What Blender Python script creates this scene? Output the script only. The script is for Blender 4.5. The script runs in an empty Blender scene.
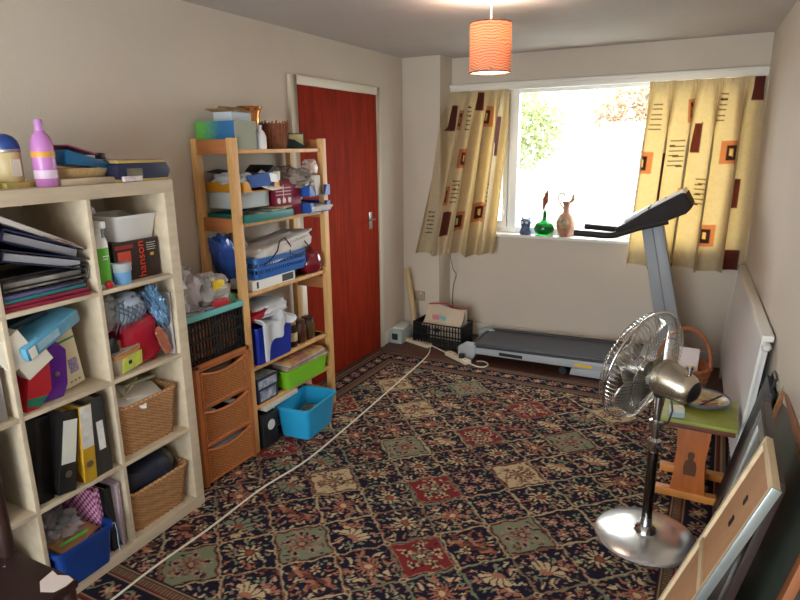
import bpy, bmesh, math, random
import numpy as np
from mathutils import Vector, Matrix, noise as mnoise

# ------------------------------------------------------------------ camera, world, light, exposure
SC = bpy.context.scene
COL = SC.collection
PI = math.pi
F_PX, YAW, PITCH, ROLL = 602.158, 0.48685, 0.24929, -0.011646
CAM = Vector((2.38065, -1.78832, 1.61325))
fwd = Vector((-math.sin(YAW)*math.cos(PITCH), math.cos(YAW)*math.cos(PITCH), -math.sin(PITCH)))
rgt0 = Vector((math.cos(YAW), math.sin(YAW), 0)); up0 = rgt0.cross(fwd)
rgt = math.cos(ROLL)*rgt0 + math.sin(ROLL)*up0
upv = -math.sin(ROLL)*rgt0 + math.cos(ROLL)*up0
cd = bpy.data.cameras.new('camera'); cam = bpy.data.objects.new('camera', cd); COL.objects.link(cam)
cd.sensor_width = 36.0; cd.lens = 36.0*F_PX/800.0; cd.clip_start = 0.02; cd.clip_end = 200
mw = Matrix((rgt, upv, -fwd)).transposed().to_4x4(); mw.translation = CAM
cam.matrix_world = mw
SC.camera = cam

wd = bpy.data.worlds.new('overcast_sky'); SC.world = wd; wd.use_nodes = True
bg = wd.node_tree.nodes['Background']; bg.inputs[0].default_value = (0.93, 0.97, 1.0, 1); bg.inputs[1].default_value = 7.0

SC.view_settings.view_transform = 'Standard'; SC.view_settings.look = 'None'
SC.view_settings.gamma = 1.0; SC.view_settings.use_curve_mapping = False
SC.view_settings.exposure = 1.06
SC.cycles.max_bounces = 8; SC.cycles.diffuse_bounces = 5; SC.cycles.glossy_bounces = 4
SC.cycles.transmission_bounces = 6; SC.cycles.transparent_max_bounces = 8
SC.cycles.sample_clamp_indirect = 6.0; SC.cycles.caustics_reflective = False; SC.cycles.caustics_refractive = False
try:
    SC.cycles.use_denoising = True; SC.cycles.denoiser = 'OPENIMAGEDENOISE'
except Exception: pass

def portal(name, loc, rot, sx, sy):
    l = bpy.data.lights.new(name, 'AREA'); l.shape = 'RECTANGLE'; l.size = sx; l.size_y = sy; l.energy = 1
    l.cycles.is_portal = True
    o = bpy.data.objects.new(name, l); COL.objects.link(o); o.location = loc; o.rotation_euler = rot
    return o
portal('window_daylight', (1.47, 3.235, 1.46), (-PI/2, 0, 0), 1.94, 1.12)
portal('patio_daylight', (1.35, -3.25, 1.05), (PI/2, 0, 0), 2.0, 2.0)

# ------------------------------------------------------------------ helpers
def lin(c):
    c = c/255.0
    return c/12.92 if c <= 0.04045 else ((c+0.055)/1.055)**2.4
def rgb(t, k=1.0): return tuple(min(1.0, lin(x)*k) for x in t)

MATS = {}
def M(name, col, rough=0.6, metal=0.0, var=0.0, vscale=8.0, bump=0.0, bscale=60.0, stretch=(1,1,1), alpha=1.0, trans=0.0,
      emit=0.0, sheen=0.0, translucent=None, attr=None, spec=0.5, col2=None, coat=0.0, weave=None):
    if name in MATS: return MATS[name]
    m = bpy.data.materials.new(name); m.use_nodes = True; MATS[name] = m
    nt = m.node_tree; N = nt.nodes; L = nt.links
    b = N['Principled BSDF']; out = N['Material Output']
    c = rgb(col)
    b.inputs['Base Color'].default_value = (*c, 1); b.inputs['Roughness'].default_value = rough
    b.inputs['Metallic'].default_value = metal; b.inputs['Alpha'].default_value = alpha
    b.inputs['Transmission Weight'].default_value = trans; b.inputs['Specular IOR Level'].default_value = spec
    b.inputs['Coat Weight'].default_value = coat
    if sheen: b.inputs['Sheen Weight'].default_value = sheen
    if emit:
        b.inputs['Emission Color'].default_value = (*c, 1); b.inputs['Emission Strength'].default_value = emit
    tc = N.new('ShaderNodeTexCoord'); mp = N.new('ShaderNodeMapping'); mp.inputs['Scale'].default_value = stretch
    L.new(tc.outputs['Object'], mp.inputs['Vector'])
    csock = None
    if attr:
        a = N.new('ShaderNodeAttribute'); a.attribute_name = attr; csock = a.outputs['Color']
    if var or col2:
        n = N.new('ShaderNodeTexNoise'); n.inputs['Scale'].default_value = vscale; n.inputs['Detail'].default_value = 5
        L.new(mp.outputs['Vector'], n.inputs['Vector'])
        mx = N.new('ShaderNodeMix'); mx.data_type = 'RGBA'
        rp = N.new('ShaderNodeMapRange'); rp.inputs['From Min'].default_value = 0.3; rp.inputs['From Max'].default_value = 0.7
        L.new(n.outputs['Fac'], rp.inputs['Value']); L.new(rp.outputs['Result'], mx.inputs['Factor'])
        if csock is not None:
            hs = N.new('ShaderNodeMix'); hs.data_type = 'RGBA'; hs.blend_type = 'MULTIPLY'; hs.inputs['Factor'].default_value = 1.0
            mx.inputs['A'].default_value = (1-var, 1-var, 1-var, 1); mx.inputs['B'].default_value = (1+var, 1+var, 1+var, 1)
            L.new(csock, hs.inputs['A']); L.new(mx.outputs['Result'], hs.inputs['B']); csock = hs.outputs['Result']
        else:
            c2 = rgb(col2) if col2 else tuple(min(1, x*(1+var)) for x in c)
            c1 = c if col2 else tuple(x*(1-var) for x in c)
            mx.inputs['A'].default_value = (*c1, 1); mx.inputs['B'].default_value = (*c2, 1)
            csock = mx.outputs['Result']
    if weave:
        sp = N.new('ShaderNodeSeparateXYZ'); L.new(tc.outputs['Object'], sp.inputs[0])
        def sn(sock, k):
            mm = N.new('ShaderNodeMath'); mm.operation = 'MULTIPLY'; mm.inputs[1].default_value = k; L.new(sock, mm.inputs[0])
            s2 = N.new('ShaderNodeMath'); s2.operation = 'SINE'; L.new(mm.outputs[0], s2.inputs[0]); return s2.outputs[0]
        ad = N.new('ShaderNodeMath'); ad.operation = 'ADD'; L.new(sp.outputs['X'], ad.inputs[0]); L.new(sp.outputs['Y'], ad.inputs[1])
        pr = N.new('ShaderNodeMath'); pr.operation = 'MULTIPLY'; L.new(sn(ad.outputs[0], 2*PI/weave[0]), pr.inputs[0]); L.new(sn(sp.outputs['Z'], 2*PI/weave[1]), pr.inputs[1])
        wr = N.new('ShaderNodeMapRange'); wr.inputs['From Min'].default_value = -0.5; wr.inputs['From Max'].default_value = 0.5; wr.inputs['To Min'].default_value = 0.55; wr.inputs['To Max'].default_value = 1.15
        L.new(pr.outputs[0], wr.inputs['Value'])
        wm = N.new('ShaderNodeMix'); wm.data_type = 'RGBA'; wm.blend_type = 'MULTIPLY'; wm.inputs['Factor'].default_value = 1.0
        L.new(csock, wm.inputs['A']); L.new(wr.outputs['Result'], wm.inputs['B']); csock = wm.outputs['Result']
    if csock is not None: L.new(csock, b.inputs['Base Color'])
    if bump:
        n2 = N.new('ShaderNodeTexNoise'); n2.inputs['Scale'].default_value = bscale; n2.inputs['Detail'].default_value = 4
        L.new(mp.outputs['Vector'], n2.inputs['Vector'])
        bp = N.new('ShaderNodeBump'); bp.inputs['Strength'].default_value = bump; bp.inputs['Distance'].default_value = 0.01
        L.new(n2.outputs['Fac'], bp.inputs['Height']); L.new(bp.outputs['Normal'], b.inputs['Normal'])
    if translucent:
        w, tcol = translucent
        t = N.new('ShaderNodeBsdfTranslucent'); mxs = N.new('ShaderNodeMixShader'); mxs.inputs[0].default_value = w
        if tcol is None and csock is not None: L.new(csock, t.inputs['Color'])
        elif csock is not None and attr:
            mm = N.new('ShaderNodeMix'); mm.data_type = 'RGBA'; mm.blend_type = 'MULTIPLY'; mm.inputs['Factor'].default_value = 1
            L.new(csock, mm.inputs['A']); mm.inputs['B'].default_value = (*tcol, 1); L.new(mm.outputs['Result'], t.inputs['Color'])
        else: t.inputs['Color'].default_value = (*(tcol or c), 1)
        L.new(b.outputs[0], mxs.inputs[1]); L.new(t.outputs[0], mxs.inputs[2]); L.new(mxs.outputs[0], out.inputs[0])
    return m

class MB:
    def __init__(s): s.v = []; s.f = []; s.m = []
    def add(s, vs, fs, mi=0, T=None):
        o = len(s.v)
        s.v += [tuple(T @ Vector(p)) if T is not None else tuple(p) for p in vs]
        s.f += [tuple(o+i for i in f) for f in fs]; s.m += [mi]*len(fs); return s
    def box(s, x0, x1, y0, y1, z0, z1, mi=0, T=None):
        vs = [(x, y, z) for z in (z0, z1) for y in (y0, y1) for x in (x0, x1)]
        return s.add(vs, [(0,2,3,1),(4,5,7,6),(0,1,5,4),(2,6,7,3),(0,4,6,2),(1,3,7,5)], mi, T)
    def cbox(s, c, d, T=None, mi=0):
        return s.box(c[0]-d[0]/2, c[0]+d[0]/2, c[1]-d[1]/2, c[1]+d[1]/2, c[2]-d[2]/2, c[2]+d[2]/2, mi, T)
    def bar(s, a, b, w, h, up=(0,0,1), mi=0):      # rectangular bar from a to b, w sideways, h along up
        a = Vector(a); b = Vector(b); d = (b-a).normalized(); u = Vector(up); sd = d.cross(u)
        if sd.length < 1e-6: sd = d.cross(Vector((1,0,0)))
        sd.normalize(); u = sd.cross(d)
        vs = [p + sx*w/2*sd + sz*h/2*u for p in (a, b) for sz in (-1, 1) for sx in (-1, 1)]
        return s.add(vs, [(0,2,3,1),(4,5,7,6),(0,1,5,4),(2,6,7,3),(0,4,6,2),(1,3,7,5)], mi)
    def lathe(s, prof, c=(0,0,0), seg=24, T=None, mi=0, sx=1, sy=1):
        vs = []; fs = []; n = len(prof)
        for r, z in prof:
            for k in range(seg):
                a = 2*PI*k/seg; vs.append((c[0]+sx*r*math.cos(a), c[1]+sy*r*math.sin(a), c[2]+z))
        for i in range(n-1):
            for k in range(seg):
                k2 = (k+1) % seg; fs.append((i*seg+k, i*seg+k2, (i+1)*seg+k2, (i+1)*seg+k))
        if prof[0][0] > 1e-6: fs.append(tuple(range(seg-1, -1, -1)))
        if prof[-1][0] > 1e-6: fs.append(tuple((n-1)*seg+k for k in range(seg)))
        return s.add(vs, fs, mi, T)
    def tube(s, path, r, seg=6, closed=False, mi=0, T=None):
        P = [Vector(p) for p in path]; n = len(P); vs = []; fs = []
        rr = r if isinstance(r, (list, tuple)) else [r]*n
        prev = None
        for i, p in enumerate(P):
            if closed: d = (P[(i+1) % n]-P[i-1])
            else: d = P[min(i+1, n-1)]-P[max(i-1, 0)]
            d.normalize()
            if prev is None:
                a = d.cross(Vector((0,0,1)))
                if a.length < 1e-3: a = d.cross(Vector((1,0,0)))
            else: a = prev - d*prev.dot(d)
            a.normalize(); prev = a; b = d.cross(a)
            for k in range(seg):
                t = 2*PI*k/seg; vs.append(p + rr[i]*(math.cos(t)*a + math.sin(t)*b))
        m = n if closed else n-1
        for i in range(m):
            j = (i+1) % n
            for k in range(seg):
                k2 = (k+1) % seg; fs.append((i*seg+k, i*seg+k2, j*seg+k2, j*seg+k))
        if not closed: fs.append(tuple(range(seg-1, -1, -1))); fs.append(tuple((n-1)*seg+k for k in range(seg)))
        return s.add(vs, fs, mi, T)
    def prism(s, poly, h0, h1, axis='z', mi=0, T=None):     # poly in the plane normal to axis
        n = len(poly)
        def P(a, b, h): return (a, b, h) if axis == 'z' else ((h, a, b) if axis == 'x' else (a, h, b))
        vs = [P(a, b, h0) for a, b in poly] + [P(a, b, h1) for a, b in poly]
        fs = [tuple(range(n-1, -1, -1)), tuple(range(n, 2*n))] + [(i, (i+1) % n, n+(i+1) % n, n+i) for i in range(n)]
        return s.add(vs, fs, mi, T)
    def sheet(s, fn, nu, nv, mi=0, closed_u=False):
        vs = [tuple(fn(i/nu if closed_u else i/(nu-1), j/(nv-1))) for j in range(nv) for i in range(nu)]; fs = []
        for j in range(nv-1):
            for i in range(nu if closed_u else nu-1):
                i2 = (i+1) % nu; fs.append((j*nu+i, j*nu+i2, (j+1)*nu+i2, (j+1)*nu+i))
        return s.add(vs, fs, mi)
    def shell(s, w, d, h, taper=0.85, t=0.004, r=0.02, base=None, c=(0,0,0), relief=None, nseg=4, nv=2, mi=0, floor_t=None, ring_only=False):
        # open tapered container with rounded corners, w along x, d along y (sizes at the rim)
        def ring(f, z, off):
            pts = []; hw = w/2*f-off; hd = d/2*f-off; rr = max(0.001, r*f-off*0.5)
            for q, (cx, cy) in enumerate(((1,1),(-1,1),(-1,-1),(1,-1))):
                for k in range(nseg+1):
                    a = PI/2*(q + k/nseg); pts.append((cx*(hw-rr)+rr*math.cos(a), cy*(hd-rr)+rr*math.sin(a), z))
            return pts
        # resample each ring for relief
        def dense(pts, n):
            P = [Vector(p) for p in pts]; P.append(P[0]); Ls = [0]
            for i in range(len(P)-1): Ls.append(Ls[-1]+(P[i+1]-P[i]).length)
            out = []; j = 0
            for k in range(n):
                q = Ls[-1]*k/n
                while Ls[j+1] < q: j += 1
                out.append(P[j].lerp(P[j+1], (q-Ls[j])/max(1e-9, Ls[j+1]-Ls[j])))
            return out
        n0 = 4*(nseg+1) if not relief else relief[0]
        if relief: nv = relief[1]
        o = len(s.v); vs = []; fs = []
        rings = []
        for j in range(nv+1):
            q = j/nv; f = taper+(1-taper)*q; rg = ring(f, h*q, 0)
            if relief:
                rg = dense(rg, n0)
                rg = [p + Vector((p.x, p.y, 0)).normalized()*relief[2]*(1 if (k//2+j) % 2 else -1) for k, p in enumerate(rg)]
            rings.append(rg)
        inner = []
        for q in (1.0, 0.0):
            f = taper+(1-taper)*q; rg = ring(f, h*q if q else (floor_t or t), t)
            inner.append(dense(rg, n0) if relief else rg)
        allr = rings+inner
        for rg in allr: vs += [Vector(p)+Vector(c) for p in rg]
        for i in range(len(allr)-1):
            for k in range(n0):
                k2 = (k+1) % n0; fs.append((i*n0+k, i*n0+k2, (i+1)*n0+k2, (i+1)*n0+k))
        e = (len(allr)-1)*n0
        if ring_only: fs += [(e+k, e+(k+1) % n0, (k+1) % n0, k) for k in range(n0)]
        else: fs.append(tuple(range(n0-1, -1, -1))); fs.append(tuple(e+k for k in range(n0)))
        return s.add(vs, fs, mi)
    def blob(s, c, R, seed=0, amp=0.12, freq=3.0, nu=28, nv=16, e=0.6, flat=None, mi=0, T=None, ridged=False):
        def sp(x, p): return math.copysign(abs(x)**p, x)
        vs = []; fs = []
        for j in range(nv+1):
            th = -PI/2+PI*j/nv
            for i in range(nu):
                ph = 2*PI*i/nu
                d = Vector((sp(math.cos(th), e)*sp(math.cos(ph), e), sp(math.cos(th), e)*sp(math.sin(ph), e), sp(math.sin(th), e)))
                q = d*freq + Vector((seed*7.3, seed*3.1, seed*1.7))
                k = mnoise.noise(q) + 0.5*mnoise.noise(q*2.3)
                if ridged: k = 0.6-2*abs(mnoise.noise(q)) - abs(mnoise.noise(q*2.1))
                f = 1+amp*k
                p = Vector((d.x*R[0]*f, d.y*R[1]*f, d.z*R[2]*f))
                if flat is not None: p.z = max(p.z, flat)
                vs.append(p+Vector(c))
        for j in range(nv):
            for i in range(nu):
                i2 = (i+1) % nu; fs.append((j*nu+i, j*nu+i2, (j+1)*nu+i2, (j+1)*nu+i))
        return s.add(vs, fs, mi, T)
    def build(s, name, mats, parent=None, smooth=False, bevel=0.0, segs=2, loc=None, rot=None, angle=None):
        me = bpy.data.meshes.new(name); me.from_pydata(s.v, [], s.f)
        if not isinstance(mats, (list, tuple)): mats = [mats]
        for m in mats: me.materials.append(m)
        if len(mats) > 1: me.polygons.foreach_set('material_index', s.m)
        bm = bmesh.new(); bm.from_mesh(me)
        bmesh.ops.remove_doubles(bm, verts=bm.verts, dist=1e-6)
        bmesh.ops.recalc_face_normals(bm, faces=bm.faces)
        if bevel:
            es = [e for e in bm.edges if len(e.link_faces) == 2 and e.calc_face_angle(0) > 0.5]
            bmesh.ops.bevel(bm, geom=es, offset=bevel, segments=segs, profile=0.6, affect='EDGES', clamp_overlap=True)
        bm.to_mesh(me); bm.free()
        if smooth or bevel:
            me.polygons.foreach_set('use_smooth', [True]*len(me.polygons))
            try: me.set_sharp_from_angle(angle=angle or math.radians(40))
            except Exception: pass
        o = bpy.data.objects.new(name, me); COL.objects.link(o)
        if parent is not None: o.parent = parent
        if loc is not None: o.location = loc
        if rot is not None: o.rotation_euler = rot
        return o

def tag(o, label, cat, group=None, kind=None):
    o['label'] = label; o['category'] = cat
    if group: o['group'] = group
    if kind: o['kind'] = kind
    return o
def thing(name, label, cat, loc=(0,0,0), rot=0.0, group=None):
    o = bpy.data.objects.new(name, None); COL.objects.link(o); o.empty_display_size = 0.05
    o.location = loc; o.rotation_euler = (0,0,rot) if isinstance(rot, (int, float)) else rot
    return tag(o, label, cat, group)
def struct(name, mb, mat, parent=None, **k):
    o = mb.build(name, mat, parent, **k)
    if parent is None: o['kind'] = 'structure'
    return o
def solo(name, mb, mat, label, cat, loc=(0,0,0), rot=0.0, group=None, **k):
    o = mb.build(name, mat, None, loc=loc, rot=(0,0,rot) if isinstance(rot, (int, float)) else rot, **k)
    return tag(o, label, cat, group)
def text(name, body, size, mat, parent, loc, rot, ext=0.0004, align='CENTER', sx=1.0):
    c = bpy.data.curves.new(name, 'FONT'); c.body = body; c.size = size; c.extrude = ext; c.align_x = align; c.align_y = 'CENTER'
    t = bpy.data.objects.new(name, c); COL.objects.link(t)
    dg = bpy.context.evaluated_depsgraph_get(); me = bpy.data.meshes.new_from_object(t.evaluated_get(dg))
    bpy.data.objects.remove(t); bpy.data.curves.remove(c)
    me.materials.clear(); me.materials.append(mat)
    o = bpy.data.objects.new(name, me); COL.objects.link(o); o.parent = parent; o.location = loc; o.rotation_euler = rot; o.scale = (sx,1,1)
    return o

# ------------------------------------------------------------------ materials shared by many things
WALL = M('cream_wall_paint', (205,193,179), 0.85, var=0.03, vscale=2.5, bump=0.15, bscale=180)
CEIL = M('ceiling_paint', (186,178,174), 0.9, var=0.04, vscale=3, bump=0.25, bscale=45)
GLOSSW = M('white_gloss_paint', (226,222,214), 0.35)
UPVC = M('white_upvc', (232,232,232), 0.3)
OAK = M('pale_oak_veneer', (198,182,158), 0.55, var=0.10, vscale=5, stretch=(6,1,6), bump=0.05, bscale=30)
PINE = M('pine_wood', (214,166,106), 0.5, var=0.14, vscale=6, stretch=(5,5,0.7))
PINED = M('pine_rail_wood', (178,112,66), 0.5, var=0.16, vscale=6, stretch=(1,5,5))
WICK = M('tan_wicker', (196,146,100), 0.65, var=0.15, vscale=60, weave=(0.024,0.014), bump=0.3, bscale=220)
WICKO = M('orange_wicker', (196,128,72), 0.6, var=0.15, vscale=70, weave=(0.022,0.014), bump=0.3, bscale=220)
WICKD = M('brown_wicker', (132,72,42), 0.6, var=0.25, vscale=60, bump=0.3, bscale=200)
CANE = M('orange_cane_wood', (178,104,54), 0.5, var=0.15, vscale=12)
BLKP = M('black_plastic', (22,22,24), 0.4, var=0.1)
BLK = M('black_card', (30,29,32), 0.6, var=0.15, vscale=20)
WHT = M('white_paper', (236,234,228), 0.75)
WHTP = M('white_plastic', (226,228,230), 0.4)
GREYP = M('grey_plastic', (120,124,130), 0.45)
CHROME = M('chrome', (205,205,208), 0.12, metal=1.0)
STEEL = M('brushed_steel', (190,190,192), 0.3, metal=1.0)
NAVY = M('navy_card', (30,36,66), 0.5, var=0.1)
GLASS = M('clear_glass', (240,248,246), 0.02, trans=1.0)
FILM = M('clear_plastic_film', (214,216,220), 0.22, alpha=0.35)
BAGP = M('white_carrier_plastic', (214,212,214), 0.35, var=0.05, bump=0.25, bscale=25, translucent=(0.25, (0.8,0.8,0.82)))
CARD = M('brown_cardboard', (166,128,90), 0.8, var=0.06)
MAROON = M('maroon_card', (128,24,52), 0.45, var=0.08)
REDC = M('red_card', (176,28,40), 0.5, var=0.08)
PAGES = M('page_edges', (222,214,196), 0.8, var=0.1, vscale=90, stretch=(1,1,30))
# ------------------------------------------------------------------ the room
H = 2.302; YB = 2.791; YW = 3.027; REAR = -3.2
def XR(y): return 2.577 + 0.045*(YW-y)
def pane_mat():
    m = bpy.data.materials.new('window_pane_glass'); m.use_nodes = True; nt = m.node_tree; nt.nodes.clear()
    o = nt.nodes.new('ShaderNodeOutputMaterial'); t = nt.nodes.new('ShaderNodeBsdfTransparent'); g = nt.nodes.new('ShaderNodeBsdfGlossy')
    g.inputs['Roughness'].default_value = 0.02; x = nt.nodes.new('ShaderNodeMixShader'); x.inputs[0].default_value = 0.05
    t.inputs[0].default_value = (0.96,0.98,0.97,1)
    nt.links.new(t.outputs[0], x.inputs[1]); nt.links.new(g.outputs[0], x.inputs[2]); nt.links.new(x.outputs[0], o.inputs[0]); return m
PANE = pane_mat()
FLOORM = M('brown_floor_boards', (84,50,38), 0.5, var=0.2, vscale=5, stretch=(8,1,1))
struct('floor', MB().box(-0.15, 3.0, REAR-0.2, 3.3, -0.1, 0.0), FLOORM)
struct('ceiling', MB().box(-0.15, 3.0, REAR-0.2, 3.3, H, H+0.12), CEIL)
struct('wall_left', MB().box(-0.15, 0.0, REAR-0.2, 3.3, -0.1, H+0.1), WALL)
struct('wall_right', MB().prism([(XR(3.3), 3.3), (XR(3.3)+0.15, 3.3), (XR(REAR)+0.15, REAR-0.2), (XR(REAR), REAR-0.2)], -0.1, H+0.1), WALL)
WX0, WX1, WZ0, WZ1 = 0.50, 2.46, 0.885, 2.06
wb = MB().box(-0.1, 0.335, YB, 3.3, -0.1, H+0.05).box(0.335, WX0, YW, 3.3, -0.1, H+0.05).box(WX1, 2.75, YW, 3.3, -0.1, H+0.05)
wb.box(WX0, WX1, YW, 3.3, -0.1, WZ0).box(WX0, WX1, YW, 3.3, WZ1, H+0.05)
struct('wall_back', wb, WALL)
wr = MB().box(-0.1, 0.35, REAR-0.2, REAR, -0.1, H+0.05).box(2.35, 3.0, REAR-0.2, REAR, -0.1, H+0.05).box(0.35, 2.35, REAR-0.2, REAR, 2.05, H+0.05)
struct('wall_rear', wr, WALL)
# skirting
struct('baseboard_back', MB().box(0.335, 2.6, YW-0.015, YW, 0, 0.11).box(0.0, 0.35, YB-0.015, YB, 0, 0.11), GLOSSW, bevel=0.003)
struct('baseboard_left', MB().box(0.0, 0.015, 2.40, YB, 0, 0.11).box(0.0, 0.015, REAR, 1.30, 0, 0.11), GLOSSW, bevel=0.003)
bb = MB(); bb.bar((XR(3.0)-0.007, 3.0, 0.055), (XR(REAR)-0.007, REAR, 0.055), 0.015, 0.11)
struct('baseboard_right', bb, GLOSSW)
# curtain pelmet batten over the window
struct('trim_1', MB().box(0.336, 2.575, YW-0.035, YW, 2.035, 2.092).box(0.336, 2.575, YW-0.05, YW-0.03, 2.072, 2.092), GLOSSW, bevel=0.003)

# window
win = bpy.data.objects.new('window_1', None); COL.objects.link(win); win['kind'] = 'structure'
FY0, FY1 = 3.11, 3.17
fr = MB().box(WX0, WX1, FY0, FY1, WZ1-0.045, WZ1).box(WX0, WX1, FY0, FY1, WZ0, 0.955).box(WX0, WX0+0.05, FY0, FY1, 0.9, WZ1).box(WX1-0.05, WX1, FY0, FY1, 0.9, WZ1)
fr.box(0.812, 0.885, FY0-0.005, FY1, 0.9, WZ1)
fr.build('window_frame', UPVC, win, bevel=0.004)
cs = MB().box(0.55, 0.81, FY0-0.015, FY1-0.02, 1.975, 2.015).box(0.55, 0.81, FY0-0.015, FY1-0.02, 0.955, 1.0).box(0.55, 0.585, FY0-0.015, FY1-0.02, 1.0, 1.975).box(0.77, 0.81, FY0-0.015, FY1-0.02, 1.0, 1.975)
cas = cs.build('casement_sash', UPVC, win, bevel=0.004)
MB().box(0.782, 0.798, FY0-0.04, FY0-0.014, 1.05, 1.17).box(0.784, 0.796, FY0-0.055, FY0-0.04, 1.05, 1.09).build('window_handle', GLOSSW, cas, bevel=0.003)
MB().box(0.585, 0.77, 3.136, 3.142, 1.0, 1.975).build('window_pane', PANE, win)
MB().box(0.885, 2.41, 3.136, 3.142, 0.955, 2.015).build('window_pane', PANE, win)
MB().box(WX0+0.001, WX1-0.001, 2.985, FY0, WZ0-0.005, 0.905).build('window_sill', GLOSSW, win, bevel=0.006)
# rear patio window behind the camera
win2 = bpy.data.objects.new('window_2', None); COL.objects.link(win2); win2['kind'] = 'structure'
f2 = MB()
for a, b in ((0.35,0.41),(1.32,1.38),(2.29,2.35)): f2.box(a, b, REAR-0.1, REAR-0.04, 0, 2.05)
f2.box(0.35, 2.35, REAR-0.1, REAR-0.04, 1.99, 2.05).box(0.35, 2.35, REAR-0.1, REAR-0.04, 0, 0.07)
f2.build('window_frame', UPVC, win2, bevel=0.004)
MB().box(0.41, 1.32, REAR-0.073, REAR-0.068, 0.07, 1.99).build('window_pane', PANE, win2)
MB().box(1.38, 2.29, REAR-0.073, REAR-0.068, 0.07, 1.99).build('window_pane', PANE, win2)

# door
door = bpy.data.objects.new('door_1', None); COL.objects.link(door); door['kind'] = 'structure'
DOORM = M('mahogany_door', (140,40,20), 0.7, var=0.25, vscale=5, stretch=(9,9,0.7), spec=0.08)
DY0, DY1, DH = 1.352, 2.338, 1.99
MB().box(0.0, 0.012, DY0, DY1, 0.006, DH).build('door_leaf', DOORM, door, bevel=0.002)
arch = MB().box(0.0, 0.024, DY0-0.065, DY0, 0, DH+0.055).box(0.0, 0.024, DY1, DY1+0.05, 0, DH+0.055).box(0.0, 0.024, DY0, DY1, DH, DH+0.055)
arch.build('door_frame', M('cream_gloss_paint', (212,202,184), 0.4), door, bevel=0.004)
dh = MB().box(0.012, 0.018, 2.19, 2.235, 1.00, 1.13).build('handle_plate', STEEL, door, bevel=0.002)
MB().tube([(0.018,2.213,1.078),(0.05,2.213,1.078),(0.055,2.205,1.078),(0.055,2.11,1.078)], 0.008, 10).build('door_handle', CHROME, door, smooth=True)

# ------------------------------------------------------------------ coloured grid meshes (woven and printed cloth)
def grid_mesh(name, X, Y, Z, C=None):
    nv, nu = X.shape; me = bpy.data.meshes.new(name); n = nu*nv
    co = np.stack([X, Y, Z], -1).reshape(-1, 3).astype(np.float32)
    idx = np.arange(n).reshape(nv, nu)
    q = np.stack([idx[:-1,:-1], idx[:-1,1:], idx[1:,1:], idx[1:,:-1]], -1).reshape(-1, 4)
    me.vertices.add(n); me.vertices.foreach_set('co', co.ravel())
    me.loops.add(q.size); me.loops.foreach_set('vertex_index', q.ravel().astype(np.int32))
    me.polygons.add(len(q)); me.polygons.foreach_set('loop_start', (np.arange(len(q))*4).astype(np.int32))
    me.update(calc_edges=True); me.validate()
    me.polygons.foreach_set('use_smooth', np.ones(len(q), bool))
    if C is not None:
        a = me.color_attributes.new('Col', 'FLOAT_COLOR', 'POINT')
        a.data.foreach_set('color', np.concatenate([C.reshape(-1,3), np.ones((n,1))], 1).astype(np.float32).ravel())
    return me
LIN = np.vectorize(lin)
def L3(*c): return LIN(np.array(c, float))
def hsh(i, j, k=0):
    x = np.sin(i*127.1+j*311.7+k*74.7)*43758.5453
    return x-np.floor(x)

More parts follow.
